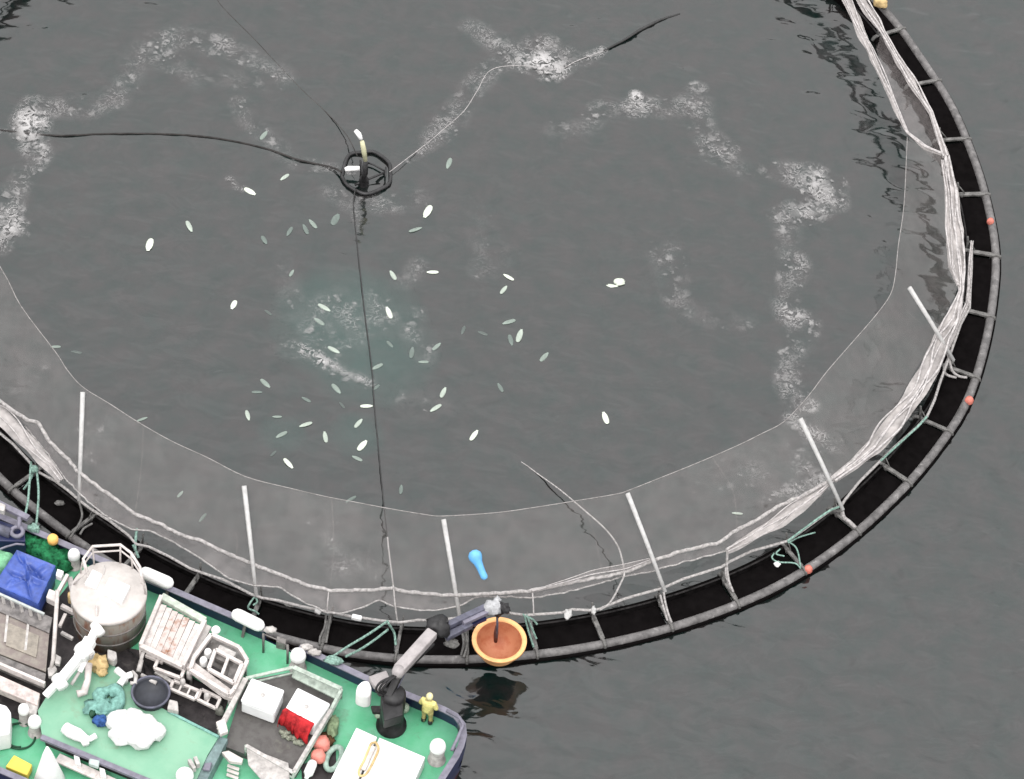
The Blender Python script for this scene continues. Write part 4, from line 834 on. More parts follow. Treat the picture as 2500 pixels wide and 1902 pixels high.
# blue tarpaulin covered bin
pts = [(42, 1345), (133, 1382), (92, 1472), (-12, 1426)]
bz = 2.6; bp = [W(*p, bz) for p in pts]
bb = thing('covered_bin', 'square bin under a crumpled blue tarpaulin beside the tank', 'bin', (*np.mean(bp, axis=0)[:2], DZ))
MB().prism([p[:2] for p in bp], DZ, bz - .62).build('bin_body', 'navy', bb, bevel=.03)
CREASE = [(.3, .05, .1, -1), (1.25, -.1, 0, 1), (2.2, .15, -.1, -1), (3.5, 0, .05, 1), (4.4, .1, .1, -1), (5.4, -.15, -.05, -1), (.9, .5, .2, 1), (2.7, -.5, -.3, -1)]
k = MB(); N = 48; rows = []
for i in range(N):
    u = i / (N - 1); row = []
    for j in range(N):
        v = j / (N - 1); p = (bp[0] * (1 - u) + bp[1] * u) * (1 - v) + (bp[3] * (1 - u) + bp[2] * u) * v
        e = min(u, 1 - u, v, 1 - v); c = np.mean(bp, axis=0); ang = math.atan2(p[1] - c[1], p[0] - c[0]); rd = np.linalg.norm(p[:2] - c[:2])
        fold = sum(sg * .75 * math.exp(-(abs((p[0] - c[0] - ox_) * math.cos(th_) + (p[1] - c[1] - oy_) * math.sin(th_)) / .085) ** 1.3) * (1 if (p[0] - c[0] - ox_) * -math.sin(th_) + (p[1] - c[1] - oy_) * math.cos(th_) > -.1 else .25) for th_, ox_, oy_, sg in CREASE) + .45 * mnoise.noise(Vector((p[0] * 1.6, p[1] * 1.6, 1)))
        z = bz - .05 - .26 * min(1, e * 6) * (.45 + fold) if e > 0 else bz
        q = np.array([p[0], p[1], z])
        if e == 0: q = np.array([*(c[:2] + (p[:2] - c[:2]) * 1.04), bz + .03 * mnoise.noise(Vector((p[0] * 4, p[1] * 4, 0)))])
        row.append(q)
    rows.append(row)
o = k.sheet(rows).build('tarpaulin', 'blue', bb)
sk = MB()
ringp = [bp[0], bp[1], bp[2], bp[3], bp[0]]; top = resample(ringp, 60); c = np.mean(bp, axis=0)
sk.sheet([[np.array([*(c[:2] + (p[:2] - c[:2]) * (1.045 + .015 * d_ + .02 * mnoise.noise(Vector((i * .5, d_, 3))))), bz - .22 * d_]) for i, p in enumerate(top)] for d_ in range(4)]); sk.build('skirt', 'blue', bb)

# green net heap and pale bag
k = MB()
for i, (x, y, r) in enumerate(((85, 1330, .55), (110, 1345, .6), (135, 1362, .6), (150, 1380, .45), (120, 1330, .5), (62, 1328, .4))): k.blob(W(x, y, DZ + .25), (r, r * .8, .42), .5, 3, i)
k.build('net_heap', 'greennet', label='heap of dark green netting behind the blue covered bin', cat='net')
k = MB(); k.blob(W(3, 1375, 2.0), (.55, .5, .6), .35, 2, 4); k.build('bag', 'palegreen', label='pale green bag at the left edge beside the blue covered bin', cat='bag')
k = MB(); k.lathe([(0, .22), (.16, .2), (.23, .08), (.23, -.12), (.1, -.2)], W(129, 1317, 2.35), 14); k.build('lamp_float', 'amber', label='small amber float on the boat rail above the green net heap', cat='float')

# winch at far left
wn_ = thing('mooring_winch', 'dark navy mooring winch with lavender beam on the boat rail at far left', 'winch', (*W(20, 1290, DZ)[:2], DZ))
MB().px([(-60, 1250), (60, 1290), (62, 1322), (-60, 1320)], DZ, 2.3).build('body', 'navy', wn_, bevel=.04)
MB().beam(W(-40, 1212, 2.7), W(70, 1266, 2.7), .26, .2).build('beam', 'cap', wn_, bevel=.03)
MB().px([(-10, 1222), (14, 1232), (10, 1248), (-14, 1240)], 2.65, 2.95).build('block', 'offwhite', wn_, bevel=.03)
k = MB(); c = W(42, 1298, 2.5); k.tube([Vector(c) + Vector((.24 * math.cos(a), .24 * math.sin(a), 0)) for a in np.linspace(0, 2 * PI, 18, endpoint=False)], .09, 8, closed=True); k.build('ring', 'cap', wn_)
MB().tube([W(48, 1262, 2.7), W(46, 1290, 2.5)], .1, 8).build('arm', 'cap', wn_)
MB().tube(line([(-10, 1345), (15, 1335), (40, 1328), (60, 1330)], 2.35), .05, 6).build('cable', 'cap', wn_)
MB().tube([W(-20, 1285, 2.4), W(26, 1303, 2.4)], .22, 12).build('drum', 'jib', wn_)

# fenders
for a, b, lb in (((352, 1398), (412, 1424), 'white sausage fender on the rail beside the round tank'), ((577, 1500), (634, 1528), 'white sausage fender on the rail behind the green deck, nearer the crane')):
    A_, B_ = Vector(W(*a, 2.3)), Vector(W(*b, 2.3)); d = B_ - A_; L = d.length
    k = MB(); k.lathe([(0, -.2), (.13, -.17), (.24, -.05), (.27, .1), (.27, L - .1), (.24, L + .05), (.13, L + .17), (0, L + .2)], A_, 16, d); k.build('fender', 'white', label=lb, cat='fender', group='white fenders on the boat rail')

def bollard(x, y, zt, zb, r, label, name='bollard', mt='white', base='offwhite'):
    c = W(x, y, zt); t = thing(name, label, name, (c[0], c[1], zb))
    MB().lathe([(0, .0), (r * .5, -.04), (r * .9, -.14), (r * 1.02, -.3), (r * 1.02, -.42)], (c[0], c[1], zt), 18).build('cap', mt, t)
    MB().lathe([(r * .92, -.42), (r * .92, zb - zt + .05), (r * 1.15, zb - zt + .04), (r * 1.15, zb - zt)], (c[0], c[1], zt), 18).build('post', base, t); return t
bollard(728, 1590, 2.5, DZ, .32, 'white domed bollard at the point of the platform guard rail')
bollard(1070, 1812, 2.6, DZ, .32, 'white domed bollard at the right end of the deck beside the rail')
bollard(180, 1344, 2.4, DZ, .25, 'small white domed bollard at the upper left of the round tank')

# grading table with slats
tz = 2.5
TL, TR, BRr, BLl = (W(x, y, tz) for x, y in ((394, 1457), (500, 1517), (446, 1628), (343, 1578)))
gt = thing('grading_table', 'cream grading table with rusty slats beside the round tank', 'table', (*((TL + BRr) / 2)[:2], DZ))
MB().beam(TL, BLl, .16, .3).build('side_beam', 'cream', gt, bevel=.02); MB().beam(TR, BRr, .18, .3).build('side_beam', 'cream', gt, bevel=.02)
MB().beam(TL, TR, .3, .24).build('end_beam', mat('pale_mint_paint', (.38, .42, .36), .5, .4, 4, .15), gt, bevel=.02); MB().beam(BLl, BRr, .22, .24).build('end_beam', 'cream', gt, bevel=.02)
for i in range(7):
    s_ = (i + .8) / 7.6; a, b = TL * (1 - s_) + TR * s_, BLl * (1 - s_) + BRr * s_
    MB().beam(a * .9 + b * .1 - np.array([0, 0, .06]), a * .06 + b * .94 - np.array([0, 0, .16]), .245, .05).build('slat', 'rustslat' if i in (2, 3, 4) else 'cream', gt)
MB().prism([(p * .96 + (TL + BRr) / 2 * .04)[:2] for p in (TL, TR, BRr, BLl)], tz - .5, tz - .4).build('tray', 'steel', gt)
for p in (TL, TR, BRr, BLl): MB().tube([(p[0], p[1], DZ), (p[0], p[1], tz - .15)], .06, 6).build('leg', 'cream', gt)
MB().px([(500, 1522), (516, 1530), (470, 1622), (452, 1612)], 2.2, 2.35).build('side_plate', 'offwhite', gt)

# sorting machine
mz = 2.45
sm_ = thing('sorting_machine', 'cream framed sorting machine with open trays between the table and the totes', 'machine', (*W(540, 1625, DZ)[:2], DZ))
out_ = [(516, 1550), (584, 1582), (604, 1614), (571, 1685), (559, 1696), (464, 1636), (474, 1606)]
for i in range(len(out_)):
    MB().beam(W(*out_[i], mz), W(*out_[(i + 1) % len(out_)], mz), .16, .2).build('frame_beam', 'cream', sm_, bevel=.015)
inn_ = [(526, 1587), (591, 1621), (571, 1668), (509, 1634)]
for i in range(4): MB().beam(W(*inn_[i], mz + .15), W(*inn_[(i + 1) % 4], mz + .15), .15, .16).build('tray_beam', 'cream', sm_, bevel=.015)
MB().beam(W(558, 1604, mz + .15), W(541, 1650, mz + .15), .12, .14).build('tray_beam', 'cream', sm_)
MB().px(out_, mz - .55, mz - .45).build('tray', 'steel', sm_)
MB().px([(517, 1624), (540, 1636), (534, 1648), (511, 1637)], mz - .4, mz - .1).build('hopper', 'darkfloor', sm_); MB().px([(562, 1628), (582, 1638), (572, 1662), (556, 1650)], mz - .4, mz - .12).build('hopper', 'steel', sm_)
MB().px([(530, 1595), (556, 1608), (550, 1618), (524, 1606)], mz - .3, mz).build('cover', 'steel', sm_)
MB().px([(536, 1572), (578, 1592), (570, 1604), (530, 1585)], mz - .3, mz + .1).build('cover', 'offwhite', sm_, bevel=.05)
for x, y in ((497, 1612), (508, 1592)): MB().lathe([(0, .12), (.13, .1), (.16, 0), (.16, -.3)], W(x, y, mz), 12).build('motor', 'white', sm_)
def frame(pts, z, wd, ht, name, mt, par, bars=0):
    q = [W(*p, z) for p in pts]
    for i in range(len(q)): MB().beam(q[i], q[(i + 1) % len(q)], wd, ht).build(name, mt, par, bevel=.012)
    for i in range(bars):
        t_ = (i + 1) / (bars + 1); MB().beam(q[0] * (1 - t_) + q[1] * t_, q[3] * (1 - t_) + q[2] * t_, wd * .6, ht * .7).build('cross_bar', mt, par)
frame([(391, 1600), (455, 1624), (441, 1656), (377, 1632)], 2.2, .13, .16, 'conveyor_frame', 'cream', sm_)
frame([(424, 1662), (486, 1688), (476, 1708), (415, 1682)], 2.0, .12, .14, 'conveyor_frame', 'cream', sm_, 2)
frame([(492, 1684), (538, 1706), (527, 1730), (482, 1708)], 1.95, .12, .14, 'conveyor_frame', 'cream', sm_, 1)
MB().px([(456, 1606), (470, 1612), (574, 1690), (566, 1706), (548, 1700), (446, 1624)], 2.1, 2.32).build('chute', 'cream', sm_, bevel=.02)
MB().beam(W(356, 1600, 2.1), W(398, 1618, 2.1), .13, .14).build('conveyor_beam', 'cream', sm_); MB().beam(W(352, 1590, 2.2), W(342, 1618, 2.0), .12, .12).build('conveyor_beam', 'offwhite', sm_)
MB().beam(W(380, 1640, 2.0), W(424, 1668, 1.95), .16, .10).build('conveyor_beam', 'offwhite', sm_)
MB().px([(395, 1608), (448, 1628), (438, 1648), (384, 1628)], 1.8, 1.86).build('conveyor_bed', 'crane', sm_); MB().px([(428, 1668), (478, 1690), (472, 1702), (420, 1680)], 1.7, 1.78).build('conveyor_bed', 'steel', sm_)
for x, y in ((446, 1665), (505, 1698), (462, 1644)): MB().lathe([(0, .16), (.1, .14), (.12, 0), (.12, -.3)], W(x, y, 2.15), 10).build('motor', 'offwhite', sm_)
for x, y in ((516, 1552), (600, 1614), (560, 1694), (466, 1634)):
    p = W(x, y, mz); MB().tube([(p[0], p[1], DZ), (p[0], p[1], mz)], .06, 6).build('leg', 'offwhite', sm_)
k = MB(); k.blob(W(536, 1736, DZ + .3), (.18, .18, .25), .3, 2, 3); k.build('float', mat('drab_grey_float', (.16, .16, .14), .6, .3), label='small drab float standing by the foot of the sorting machine', cat='float')

# long trough at the left
tr = thing('fish_trough', 'long worn steel trough running out of frame at the left', 'trough', (*W(20, 1580, DZ)[:2], DZ))
MB().px([(-80, 1462), (120, 1548), (112, 1640), (-80, 1566)], 1.95, 2.05).build('bed', mat('worn_brown_steel', (.21, .185, .16), .5, .4, 2.5, .25, col2=(.16, .13, .12)), tr)
MB().px([(-80, 1568), (112, 1645), (106, 1680), (-80, 1600)], 2.0, 2.12).build('bed_plank', mat('worn_grey_steel', (.16, .145, .14), .5, .4, 2.5, .3), tr)
MB().px([(-80, 1420), (128, 1508), (120, 1545), (-80, 1458)], 1.95, 2.13).build('bed_plank', mat('worn_grey_plate', (.18, .165, .16), .5, .4, 2.5, .3), tr)
MB().beam(W(-80, 1415, 2.5), W(108, 1500, 2.5), .10, .1).build('rail', mat('pale_grey_green', (.36, .38, .37), .5, .4, 4, .15), tr)
MB().beam(W(-80, 1590, 2.35), W(110, 1672, 2.35), .12, .3).build('rail', 'cream', tr)
for i in range(8):
    x = -60 + i * 22; MB().beam(W(x, 1424 + (x + 60) * .45, 2.5), W(x + 4, 1444 + (x + 60) * .45, 2.1), .12, .12).build('bracket', 'offwhite', tr)
MB().px([(-80, 1612), (98, 1692), (92, 1722), (-80, 1650)], 1.9, 2.3).build('side_plate', mat('pink_cream_paint', (.46, .39, .37), .5, .4, 3, .2), tr, bevel=.04)
MB().px([(64, 1704), (96, 1712), (88, 1746), (60, 1734)], 1.8, 2.2).build('end_block', 'offwhite', tr, bevel=.06)
for x in (-30, 20, 70): MB().beam(W(x, 1480 + x * .45, 2.09), W(x - 8, 1560 + x * .4, 2.09), .10, .04).build('cross_bar', 'offwhite', tr)
MB().px([(20, 1520), (95, 1552), (88, 1605), (14, 1575)], 2.06, 2.10).build('cover_plate', mat('tan_steel', (.25, .22, .185), .5, .4, 2.5, .2), tr)
bollard(57, 1722, 2.5, DZ, .22, 'low white bollard at the right end of the trough', 'bollard'); bollard(84, 1752, 2.4, DZ, .27, 'white bollard between the trough and the pale green deck', 'bollard')
# davit
dv = thing('davit', 'slim cream davit post with a foot beside the trough', 'davit', (*W(126, 1640, 1.9)[:2], 1.9))
MB().tube(line([(140, 1440), (138, 1480), (133, 1560), (130, 1610), (124, 1636)], [4.4, 4.0, 3.1, 2.5, 2.1]), .085, 8).build('post', 'cream', dv)
MB().px([(116, 1630), (134, 1622), (140, 1634), (128, 1650), (118, 1650)], 2.0, 2.25).build('foot', 'offwhite', dv, bevel=.04)
MB().px([(136, 1596), (150, 1604), (146, 1622), (134, 1618)], 2.3, 2.5).build('bracket', 'offwhite', dv, bevel=.03)
# pipe manifold between bin and tank
pm_ = thing('pipe_manifold', 'cream pipes and valve boxes between the blue covered bin and the round tank', 'pipework', (*W(165, 1440, DZ)[:2], DZ))
MB().beam(W(165, 1405, 2.5), W(140, 1450, 2.5), .14, .2).build('duct', 'cream', pm_); MB().px([(140, 1388), (156, 1394), (150, 1410), (136, 1404)], 2.3, 2.6).build('valve_box', 'white', pm_, bevel=.03)
MB().px([(120, 1436), (144, 1446), (136, 1470), (112, 1458)], 2.2, 2.6).build('valve_box', 'cream', pm_, bevel=.05)
MB().beam(W(170, 1412, 2.2), W(186, 1480, 2.2), .22, .2).build('duct', 'offwhite', pm_); MB().beam(W(150, 1480, 2.0), W(228, 1520, 2.0), .16, .2).build('duct', 'cream', pm_)
MB().beam(W(146, 1530, 2.0), W(160, 1500, 2.0), .13, .14).build('duct', 'cream', pm_); MB().beam(W(150, 1545, 1.9), W(178, 1560, 1.9), .13, .14).build('duct', 'offwhite', pm_)
MB().beam(W(188, 1500, 1.8), W(232, 1560, 1.8), .14, .14).build('duct', 'offwhite', pm_)
for x, y in ((172, 1455), (180, 1475), (192, 1490)): MB().lathe([(0, .2), (.1, .18), (.12, 0), (.12, -.4)], W(x, y, 2.2), 10).build('valve', 'sand' if y < 1460 else 'offwhite', pm_)

# white folding crane
wc = thing('white_deck_crane', 'white folded deck crane lying across the trough end and pale green deck', 'crane', (*W(205, 1600, ZR)[:2], ZR))
MB().beam(W(237, 1532, 3.4), W(216, 1574, 3.35), .30, .34).build('upper_boom', 'white', wc, bevel=.03)
MB().beam(W(222, 1562, 3.45), W(194, 1608, 3.25), .48, .42).build('upper_boom', 'white', wc, bevel=.04)
MB().beam(W(198, 1600, 3.2), W(146, 1663, 2.8), .36, .34).build('lower_boom', 'white', wc, bevel=.03)
MB().beam(W(150, 1658, 2.8), W(110, 1700, 2.5), .26, .26).build('lower_boom', 'white', wc, bevel=.03)
MB().tube([W(212, 1604, 3.0), W(194, 1640, 2.75)], .12, 9).build('ram', 'white', wc); MB().tube([W(194, 1640, 2.75), W(174, 1672, 2.5)], .07, 8).build('ram_rod', 'offwhite', wc)
for x, y, z_, r_ in ((206, 1590, 3.35, .33), (146, 1665, 2.8, .24), (238, 1536, 3.4, .2)):
    c_ = Vector(W(x, y, z_)); dv_ = Vector((-.75, -.6, 0)).normalized().cross(Vector((0, 0, 1)))
    MB().lathe([(0, -.3), (r_, -.28), (r_, .28), (0, .3)], c_, 16, dv_).build('pivot', 'white', wc)
MB().beam(W(186, 1580, 3.3), W(226, 1604, 3.3), .16, .3).build('bracket', 'offwhite', wc, bevel=.02)
MB().tube(line([(216, 1620), (214, 1660), (205, 1690), (188, 1694)], [2.8, 2.6, 2.4, 2.4]), [.16, .13, .17, .16], 8).build('hook_block', 'cream', wc)
k = MB(); k.blob(W(240, 1618, ZR + .3), (.42, .36, .35), .6, 2.5, 7); k.blob(W(248, 1640, ZR + .2), (.24, .2, .22), .4, 2.5, 2); k.build('sack', 'sand', label='sand yellow sack beside the white folded crane', cat='sack')
MB().px([(262, 1583), (284, 1590), (286, 1606), (278, 1614), (262, 1606)], ZR + .1, ZR + .55).build('box', 'offwhite', bevel=.06, label='small off white box at the foot of the round tank', cat='box')
MB().px([(413, 1706), (434, 1711), (436, 1736), (408, 1730)], 1.7, 2.4).build('box', 'offwhite', bevel=.06, label='small off white box on the dark floor right of the dark basin', cat='box')
k = MB(); c = [W(284, 1635, ZR + .45), W(306, 1652, ZR + .45), W(292, 1671, ZR + .4), W(322, 1646, ZR + .45)]
k.tube([c[0], c[1]], [.15, .13], 9); k.tube([c[1], c[2]], [.13, .15], 9); k.tube([c[1], c[3]], [.13, .14], 9); k.tube([c[1], c[1] - np.array([0, 0, .45])], .12, 9); k.build('valve', 'white', label='white three-armed valve on the pale green deck', cat='valve')
k = MB(); k.tube(line([(322, 1640), (332, 1650), (330, 1668), (318, 1668)], ZR + .3), .09, 8); k.tube(line([(345, 1612), (338, 1640)], 2.3), .1, 8); k.tube(line([(345, 1648), (382, 1668)], 2.25), .09, 8); k.build('pipe', 'offwhite', label='pale bent pipe above the dark basin', cat='pipe')
bs = thing('basin', 'dark round basin with grey rim at the edge of the pale green deck', 'basin', (*W(366, 1690, ZR)[:2], ZR))
c = W(368, 1690, ZR + .3)
MB().lathe([(.72, -.3), (.76, 0), (.70, .02), (.66, -.05), (.6, -.25), (0, -.27)], c, 26).build('bowl', mat('dark_slate_plastic', (.030, .032, .040), .5, .3), bs)
k = MB(); k.tube([Vector(c) + Vector((.75 * math.cos(a), .75 * math.sin(a), .01)) for a in np.linspace(0, 2 * PI, 28, endpoint=False)], .05, 7, closed=True); k.build('rim', 'jib', bs)
# mint net bag with blue liner
mb = thing('net_bag', 'mint green net bag with a blue corner on the pale green deck', 'bag', (*W(258, 1720, ZR)[:2], ZR))
k = MB(); c = Vector(W(267, 1708, ZR + .18)); k.tube([c + Vector((.40 * math.cos(a) * (1 + .15 * math.sin(3 * a)), .44 * math.sin(a), .05 * math.sin(2 * a))) for a in np.linspace(0, 2 * PI, 20, endpoint=False)], [.26 + .07 * math.sin(a * 5) for a in range(20)], 9, closed=True); k.build('mouth', 'mint', mb)
k = MB(); k.blob(W(245, 1728, ZR + .12), (.62, .45, .24), .6, 2.6, 6, 18, 10); k.build('body', 'mint', mb)
k = MB(); k.blob(W(246, 1760, ZR + .14), (.34, .25, .2), .35, 2.5, 3); k.build('corner', 'bagblue', mb); k = MB(); k.blob(W(225, 1743, ZR + .2), (.13, .16, .14), .4, 3, 2); k.build('opening', 'cable', mb)
# heap of white sacks
for i, (x, y, r, lb) in enumerate(((292, 1762, .52, 'left'), (325, 1752, .42, 'upper'), (352, 1768, .5, 'upper right'), (376, 1786, .46, 'rightmost'), (345, 1800, .58, 'lowest'), (300, 1790, .55, 'lower left'), (318, 1775, .5, 'middle'))):
    MB().blob(W(x, y, ZR + .3 + (.15 if lb == 'middle' else 0)), (r, r * .92, .36), .30, 2.0, i + 3, 20, 13).build('sack', 'sack', label='white bulging sack, the %s one of the heap beside the mint net bag' % lb, cat='sack', group='white sacks heaped on the pale green deck')
k = MB(); k.tube(line([(158, 1776), (172, 1786), (190, 1794), (206, 1804), (210, 1818)], ZR + .25), [.24, .27, .27, .2, .14], 10); k.tube(line([(205, 1802), (220, 1804), (234, 1796)], ZR + .25), [.16, .12, .13], 8); k.build('bundle', 'white', label='white forked bundle low on the pale green deck', cat='bundle')

# bottom left things
MB().px([(-30, 1708), (16, 1722), (27, 1738), (24, 1790), (-30, 1800)], DZ + .05, 2.5).build('locker', 'plastic', bevel=.08, label='white locker cut by the left edge below the trough', cat='locker')
k = MB(); c = Vector(W(48, 1797, DZ + .05)); k.tube([c + Vector((.62 * math.cos(a), .62 * math.sin(a), .03 * math.sin(3 * a))) for a in np.linspace(0, 2 * PI, 30, endpoint=False)], .045, 7, closed=True); k.tube([c + Vector((.55 * math.cos(a), .57 * math.sin(a), .08)) for a in np.linspace(.4, 5, 26)], .04, 7); k.build('hose_loop', 'cable', label='dark green hose loop on the deck below the trough', cat='hose')
MB().px([(34, 1842), (79, 1866), (66, 1893), (13, 1871)], DZ + .02, 1.75).build('crate', 'yellow', bevel=.05, label='yellow crate on the deck near the lower left corner', cat='crate')
k = MB(); c = W(121, 1905, DZ); k.lathe([(.62, 0), (.6, .1), (.42, .9), (.2, 1.9), (.05, 2.4), (0, 2.42)], c, 16); k.build('cover', 'white', label='white pointed cover in front of the raised deck at lower left', cat='cover')
cr = thing('cream_rail', 'cream low rail with white posts in front of the raised deck', 'railing', (*W(200, 1880, DZ)[:2], DZ))
MB().beam(W(140, 1850, 1.75), W(290, 1918, 1.75), .4, .12).build('plank', 'cream', cr, bevel=.02)
for x, y in ((188, 1850), (250, 1880)): MB().px([(x - 8, y - 8), (x + 6, y - 3), (x + 10, y + 18), (x - 4, y + 14)], 1.5, 2.0).build('post', 'white', cr, bevel=.03)
MB().px([(218, 1850), (244, 1856), (240, 1872), (216, 1864)], ZR - .1, ZR + .12).build('block', mat('pale_mint_block', (.38, .44, .42), .5, .4), bevel=.05, label='pale mint block on the grey edge beam of the raised deck', cat='block')
k = MB(); k.lathe([(0, .32), (.2, .28), (.34, .1), (.36, -.06), (.3, -.25)], W(451, 1893, ZR + .35), 18); k.build('buoy', 'white', label='round white buoy at the bottom edge on the pale green deck', cat='buoy')
k = MB(); k.beam(W(462, 1858, ZR + .3), W(475, 1880, ZR + .3), .14, .3); k.beam(W(476, 1852, ZR + .3), W(484, 1870, ZR + .3), .14, .3); k.build('bracket', 'offwhite', label='small off white bracket above the round white buoy', cat='bracket')
MB().px([(500, 1862), (518, 1860), (512, 1880), (494, 1878)], 2.05, 2.2).build('block', 'cap', bevel=.04, label='small grey block on the ramp beside the round white buoy', cat='block')

# panel and slats in front of the platform
MB().px([(601, 1822), (704, 1862), (708, 1905), (690, 1935), (640, 1905), (606, 1866)], 1.9, 2.0).build('panel', 'offwhite', bevel=.03, label='off white tilted panel in front of the tote platform', cat='panel')
k = MB(); k.px([(541, 1836), (558, 1832), (594, 1852), (590, 1862), (560, 1858)], 1.8, 2.0); k.build('slat', 'cream', bevel=.02, label='cream board, topmost of the boards by the ramp', cat='board', group='cream boards by the ramp')
for i, lb in enumerate(('second from the top', 'third from the top', 'lowest')):
    MB().px([(556 - i, 1864 + i * 11), (585 - i, 1874 + i * 11), (583 - i, 1881 + i * 11), (554 - i, 1871 + i * 11)], 1.6 - i * .1, 1.68 - i * .1).build('slat', 'cream', bevel=.02, label='narrow cream board, %s of the boards by the ramp' % lb, cat='board', group='cream boards by the ramp')
for (x, y, r, lb) in ((786, 1816, .34, 'upper'), (777, 1847, .31, 'lower')):
    k = MB(); k.blob(W(x, y, DZ + .4), (r, r, r * .95), .18, 2, 3, 16, 10); k.build('buoy', 'pinkbuoy', label='salmon pink buoy, the %s of two between platform and hatch' % lb, cat='buoy', group='salmon pink buoys')
k = MB(); A_, B_ = Vector(W(763, 1864, 1.8)), Vector(W(752, 1890, 1.8)); k.lathe([(0, -.1), (.16, -.08), (.2, .05), (.2, .5), (.1, .62), (.08, .75), (0, .76)], A_, 14, B_ - A_); k.build('canister', 'white', label='white canister lying below the salmon pink buoys', cat='canister')
k = MB(); c = Vector(W(815, 1853, DZ + .2)); k.tube([c + Vector((.28 * math.cos(a) + .1 * math.sin(a), .55 * math.sin(a), .04)) for a in np.linspace(0, 2 * PI, 22, endpoint=False)], .12, 8, closed=True); k.build('hose_coil', mat('pale_mint_hose', (.27, .36, .31), .7, .2, 5, .2), label='pale mint hose coil against the white hatch', cat='hose')
k = MB(); k.blob(W(812, 1774, DZ + .3), (.24, .5, .3), .5, 2.3, 5); k.build('bag', mat('drab_green_bag', (.21, .27, .16), .8, .1, 4, .25), label='drab green bag on the deck right of the cloth-covered tote', cat='bag')
MB().px([(735, 1868), (820, 1830), (822, 1905), (740, 1930)], DZ + .002, DZ + .04).build('floor_plate', 'darkfloor', boat)
MB().blob(W(797, 1808, DZ + .15), (.3, .35, .2), .5, 2.5, 8).build('cloth', mat('brown_rag', (.11, .06, .03), .9, .1, 4, .3), label='brown rag behind the salmon pink buoys', cat='cloth')

# white hatch cover
hz = 2.05
hc_ = thing('hatch_cover', 'large white two-leaf hatch cover with a loop of cream rope on it', 'hatch', (*W(920, 1850, DZ)[:2], DZ))
MB().px([(870, 1776), (921, 1799), (870, 1912), (790, 1938)], DZ + .01, hz).build('leaf', 'white', hc_, bevel=.03)
MB().px([(926, 1800), (1038, 1848), (1004, 1924), (950, 1950), (876, 1914)], DZ + .01, hz).build('leaf', 'white', hc_, bevel=.03)
lp = [(917, 1812), (924, 1828), (915, 1852), (905, 1872), (893, 1890), (880, 1894), (876, 1882), (888, 1858), (898, 1834), (906, 1816)]
k = MB(); k.tube(smooth(line(lp + [lp[0]], hz + .12), 60)[:-1], .05, 7, closed=True); k.build('rope_loop', 'sand', hc_)
MB().beam(W(912, 1822, hz + .06), W(886, 1880, hz + .06), .22, .12).build('handle', 'cream', hc_, bevel=.04)

# ================================================================== CRANE with orange bowl
base = W(955, 1772, DZ)
crn = thing('deck_crane', 'black and grey knuckle boom crane at the boat rail reaching over the pen', 'crane', (*base[:2], DZ))
cb = base
MB().lathe([(.62, DZ), (.62, DZ + .15), (.5, DZ + .2), (.46, 2.6), (.5, 2.7), (.5, 3.6), (.4, 3.75), (0, 3.78)], (cb[0], cb[1], 0), 20).build('column', 'crane', crn)
MB().px([(930, 1705), (945, 1690), (984, 1705), (984, 1745), (938, 1760)], 2.9, 3.5).build('slew_housing', 'crane', crn, bevel=.06)
B1, B2 = W(966, 1672, 4.1), W(973, 1638, 4.3)
MB().beam(W(948, 1702, 3.6), W(982, 1632, 4.3), .28, .3).build('inner_link', 'crane', crn, bevel=.03); MB().beam(W(925, 1698, 3.4), W(968, 1640, 4.2), .12, .14).build('inner_link', 'crane', crn)
MB().beam(W(965, 1690, 3.6), W(990, 1635, 4.2), .1, .12).build('ram', 'jib', crn)
MB().beam(W(972, 1638, 4.35), W(1056, 1545, 4.35), .48, .42).build('main_boom', 'boom', crn, bevel=.06)
MB().beam(W(1000, 1628, 4.1), W(1058, 1572, 4.1), .12, .12).build('boom_ram', 'crane', crn)
MB().lathe([(0, -.25), (.22, -.2), (.26, 0), (.22, .2), (0, .25)], W(972, 1640, 4.4), 12).build('pivot', 'boom', crn)
MB().blob(W(1070, 1530, 4.3), (.5, .45, .4), .45, 2, 3).build('knuckle', 'crane', crn); MB().beam(W(1055, 1535, 4.4), W(1092, 1518, 4.4), .2, .3).build('knuckle_plate', 'crane', crn)
J0, J1 = W(1080, 1536, 4.15), W(1200, 1488, 3.9)
MB().beam(W(1092, 1528, 4.2), W(1188, 1483, 3.95), .26, .3).build('jib', 'jib', crn, bevel=.03); MB().beam(W(1088, 1556, 4.0), W(1150, 1524, 3.9), .28, .26).build('jib', 'jib', crn, bevel=.03); MB().beam(W(1130, 1522, 4.1), W(1190, 1494, 3.95), .2, .2).build('jib_extension', 'cap', crn, bevel=.02)
MB().beam(W(1085, 1545, 3.8), W(1180, 1502, 3.7), .5, .16).build('jib_underside', 'navy', crn)
MB().blob(W(1103, 1570, 3.5), (.28, .22, .2), .5, 3, 4).build('hose_bunch', 'bracket', crn)
MB().blob(W(1200, 1484, 4.0), (.36, .32, .26), .5, 2.4, 5).build('jib_wrap', mat('pale_wrapping', (.36, .36, .37), .7, .2, 5, .2), crn); MB().blob(W(1214, 1468, 4.05), (.16, .22, .14), .5, 2.4, 6).build('jib_wrap', mat('pale_wrapping_end', (.36, .36, .37), .7, .2, 5, .2), crn)
MB().blob(W(1228, 1485, 3.9), (.3, .24, .24), .6, 2.4, 7).build('jib_tip', 'crane', crn); MB().beam(W(1212, 1502, 3.75), W(1234, 1478, 3.8), .22, .26).build('jib_tip', 'crane', crn)
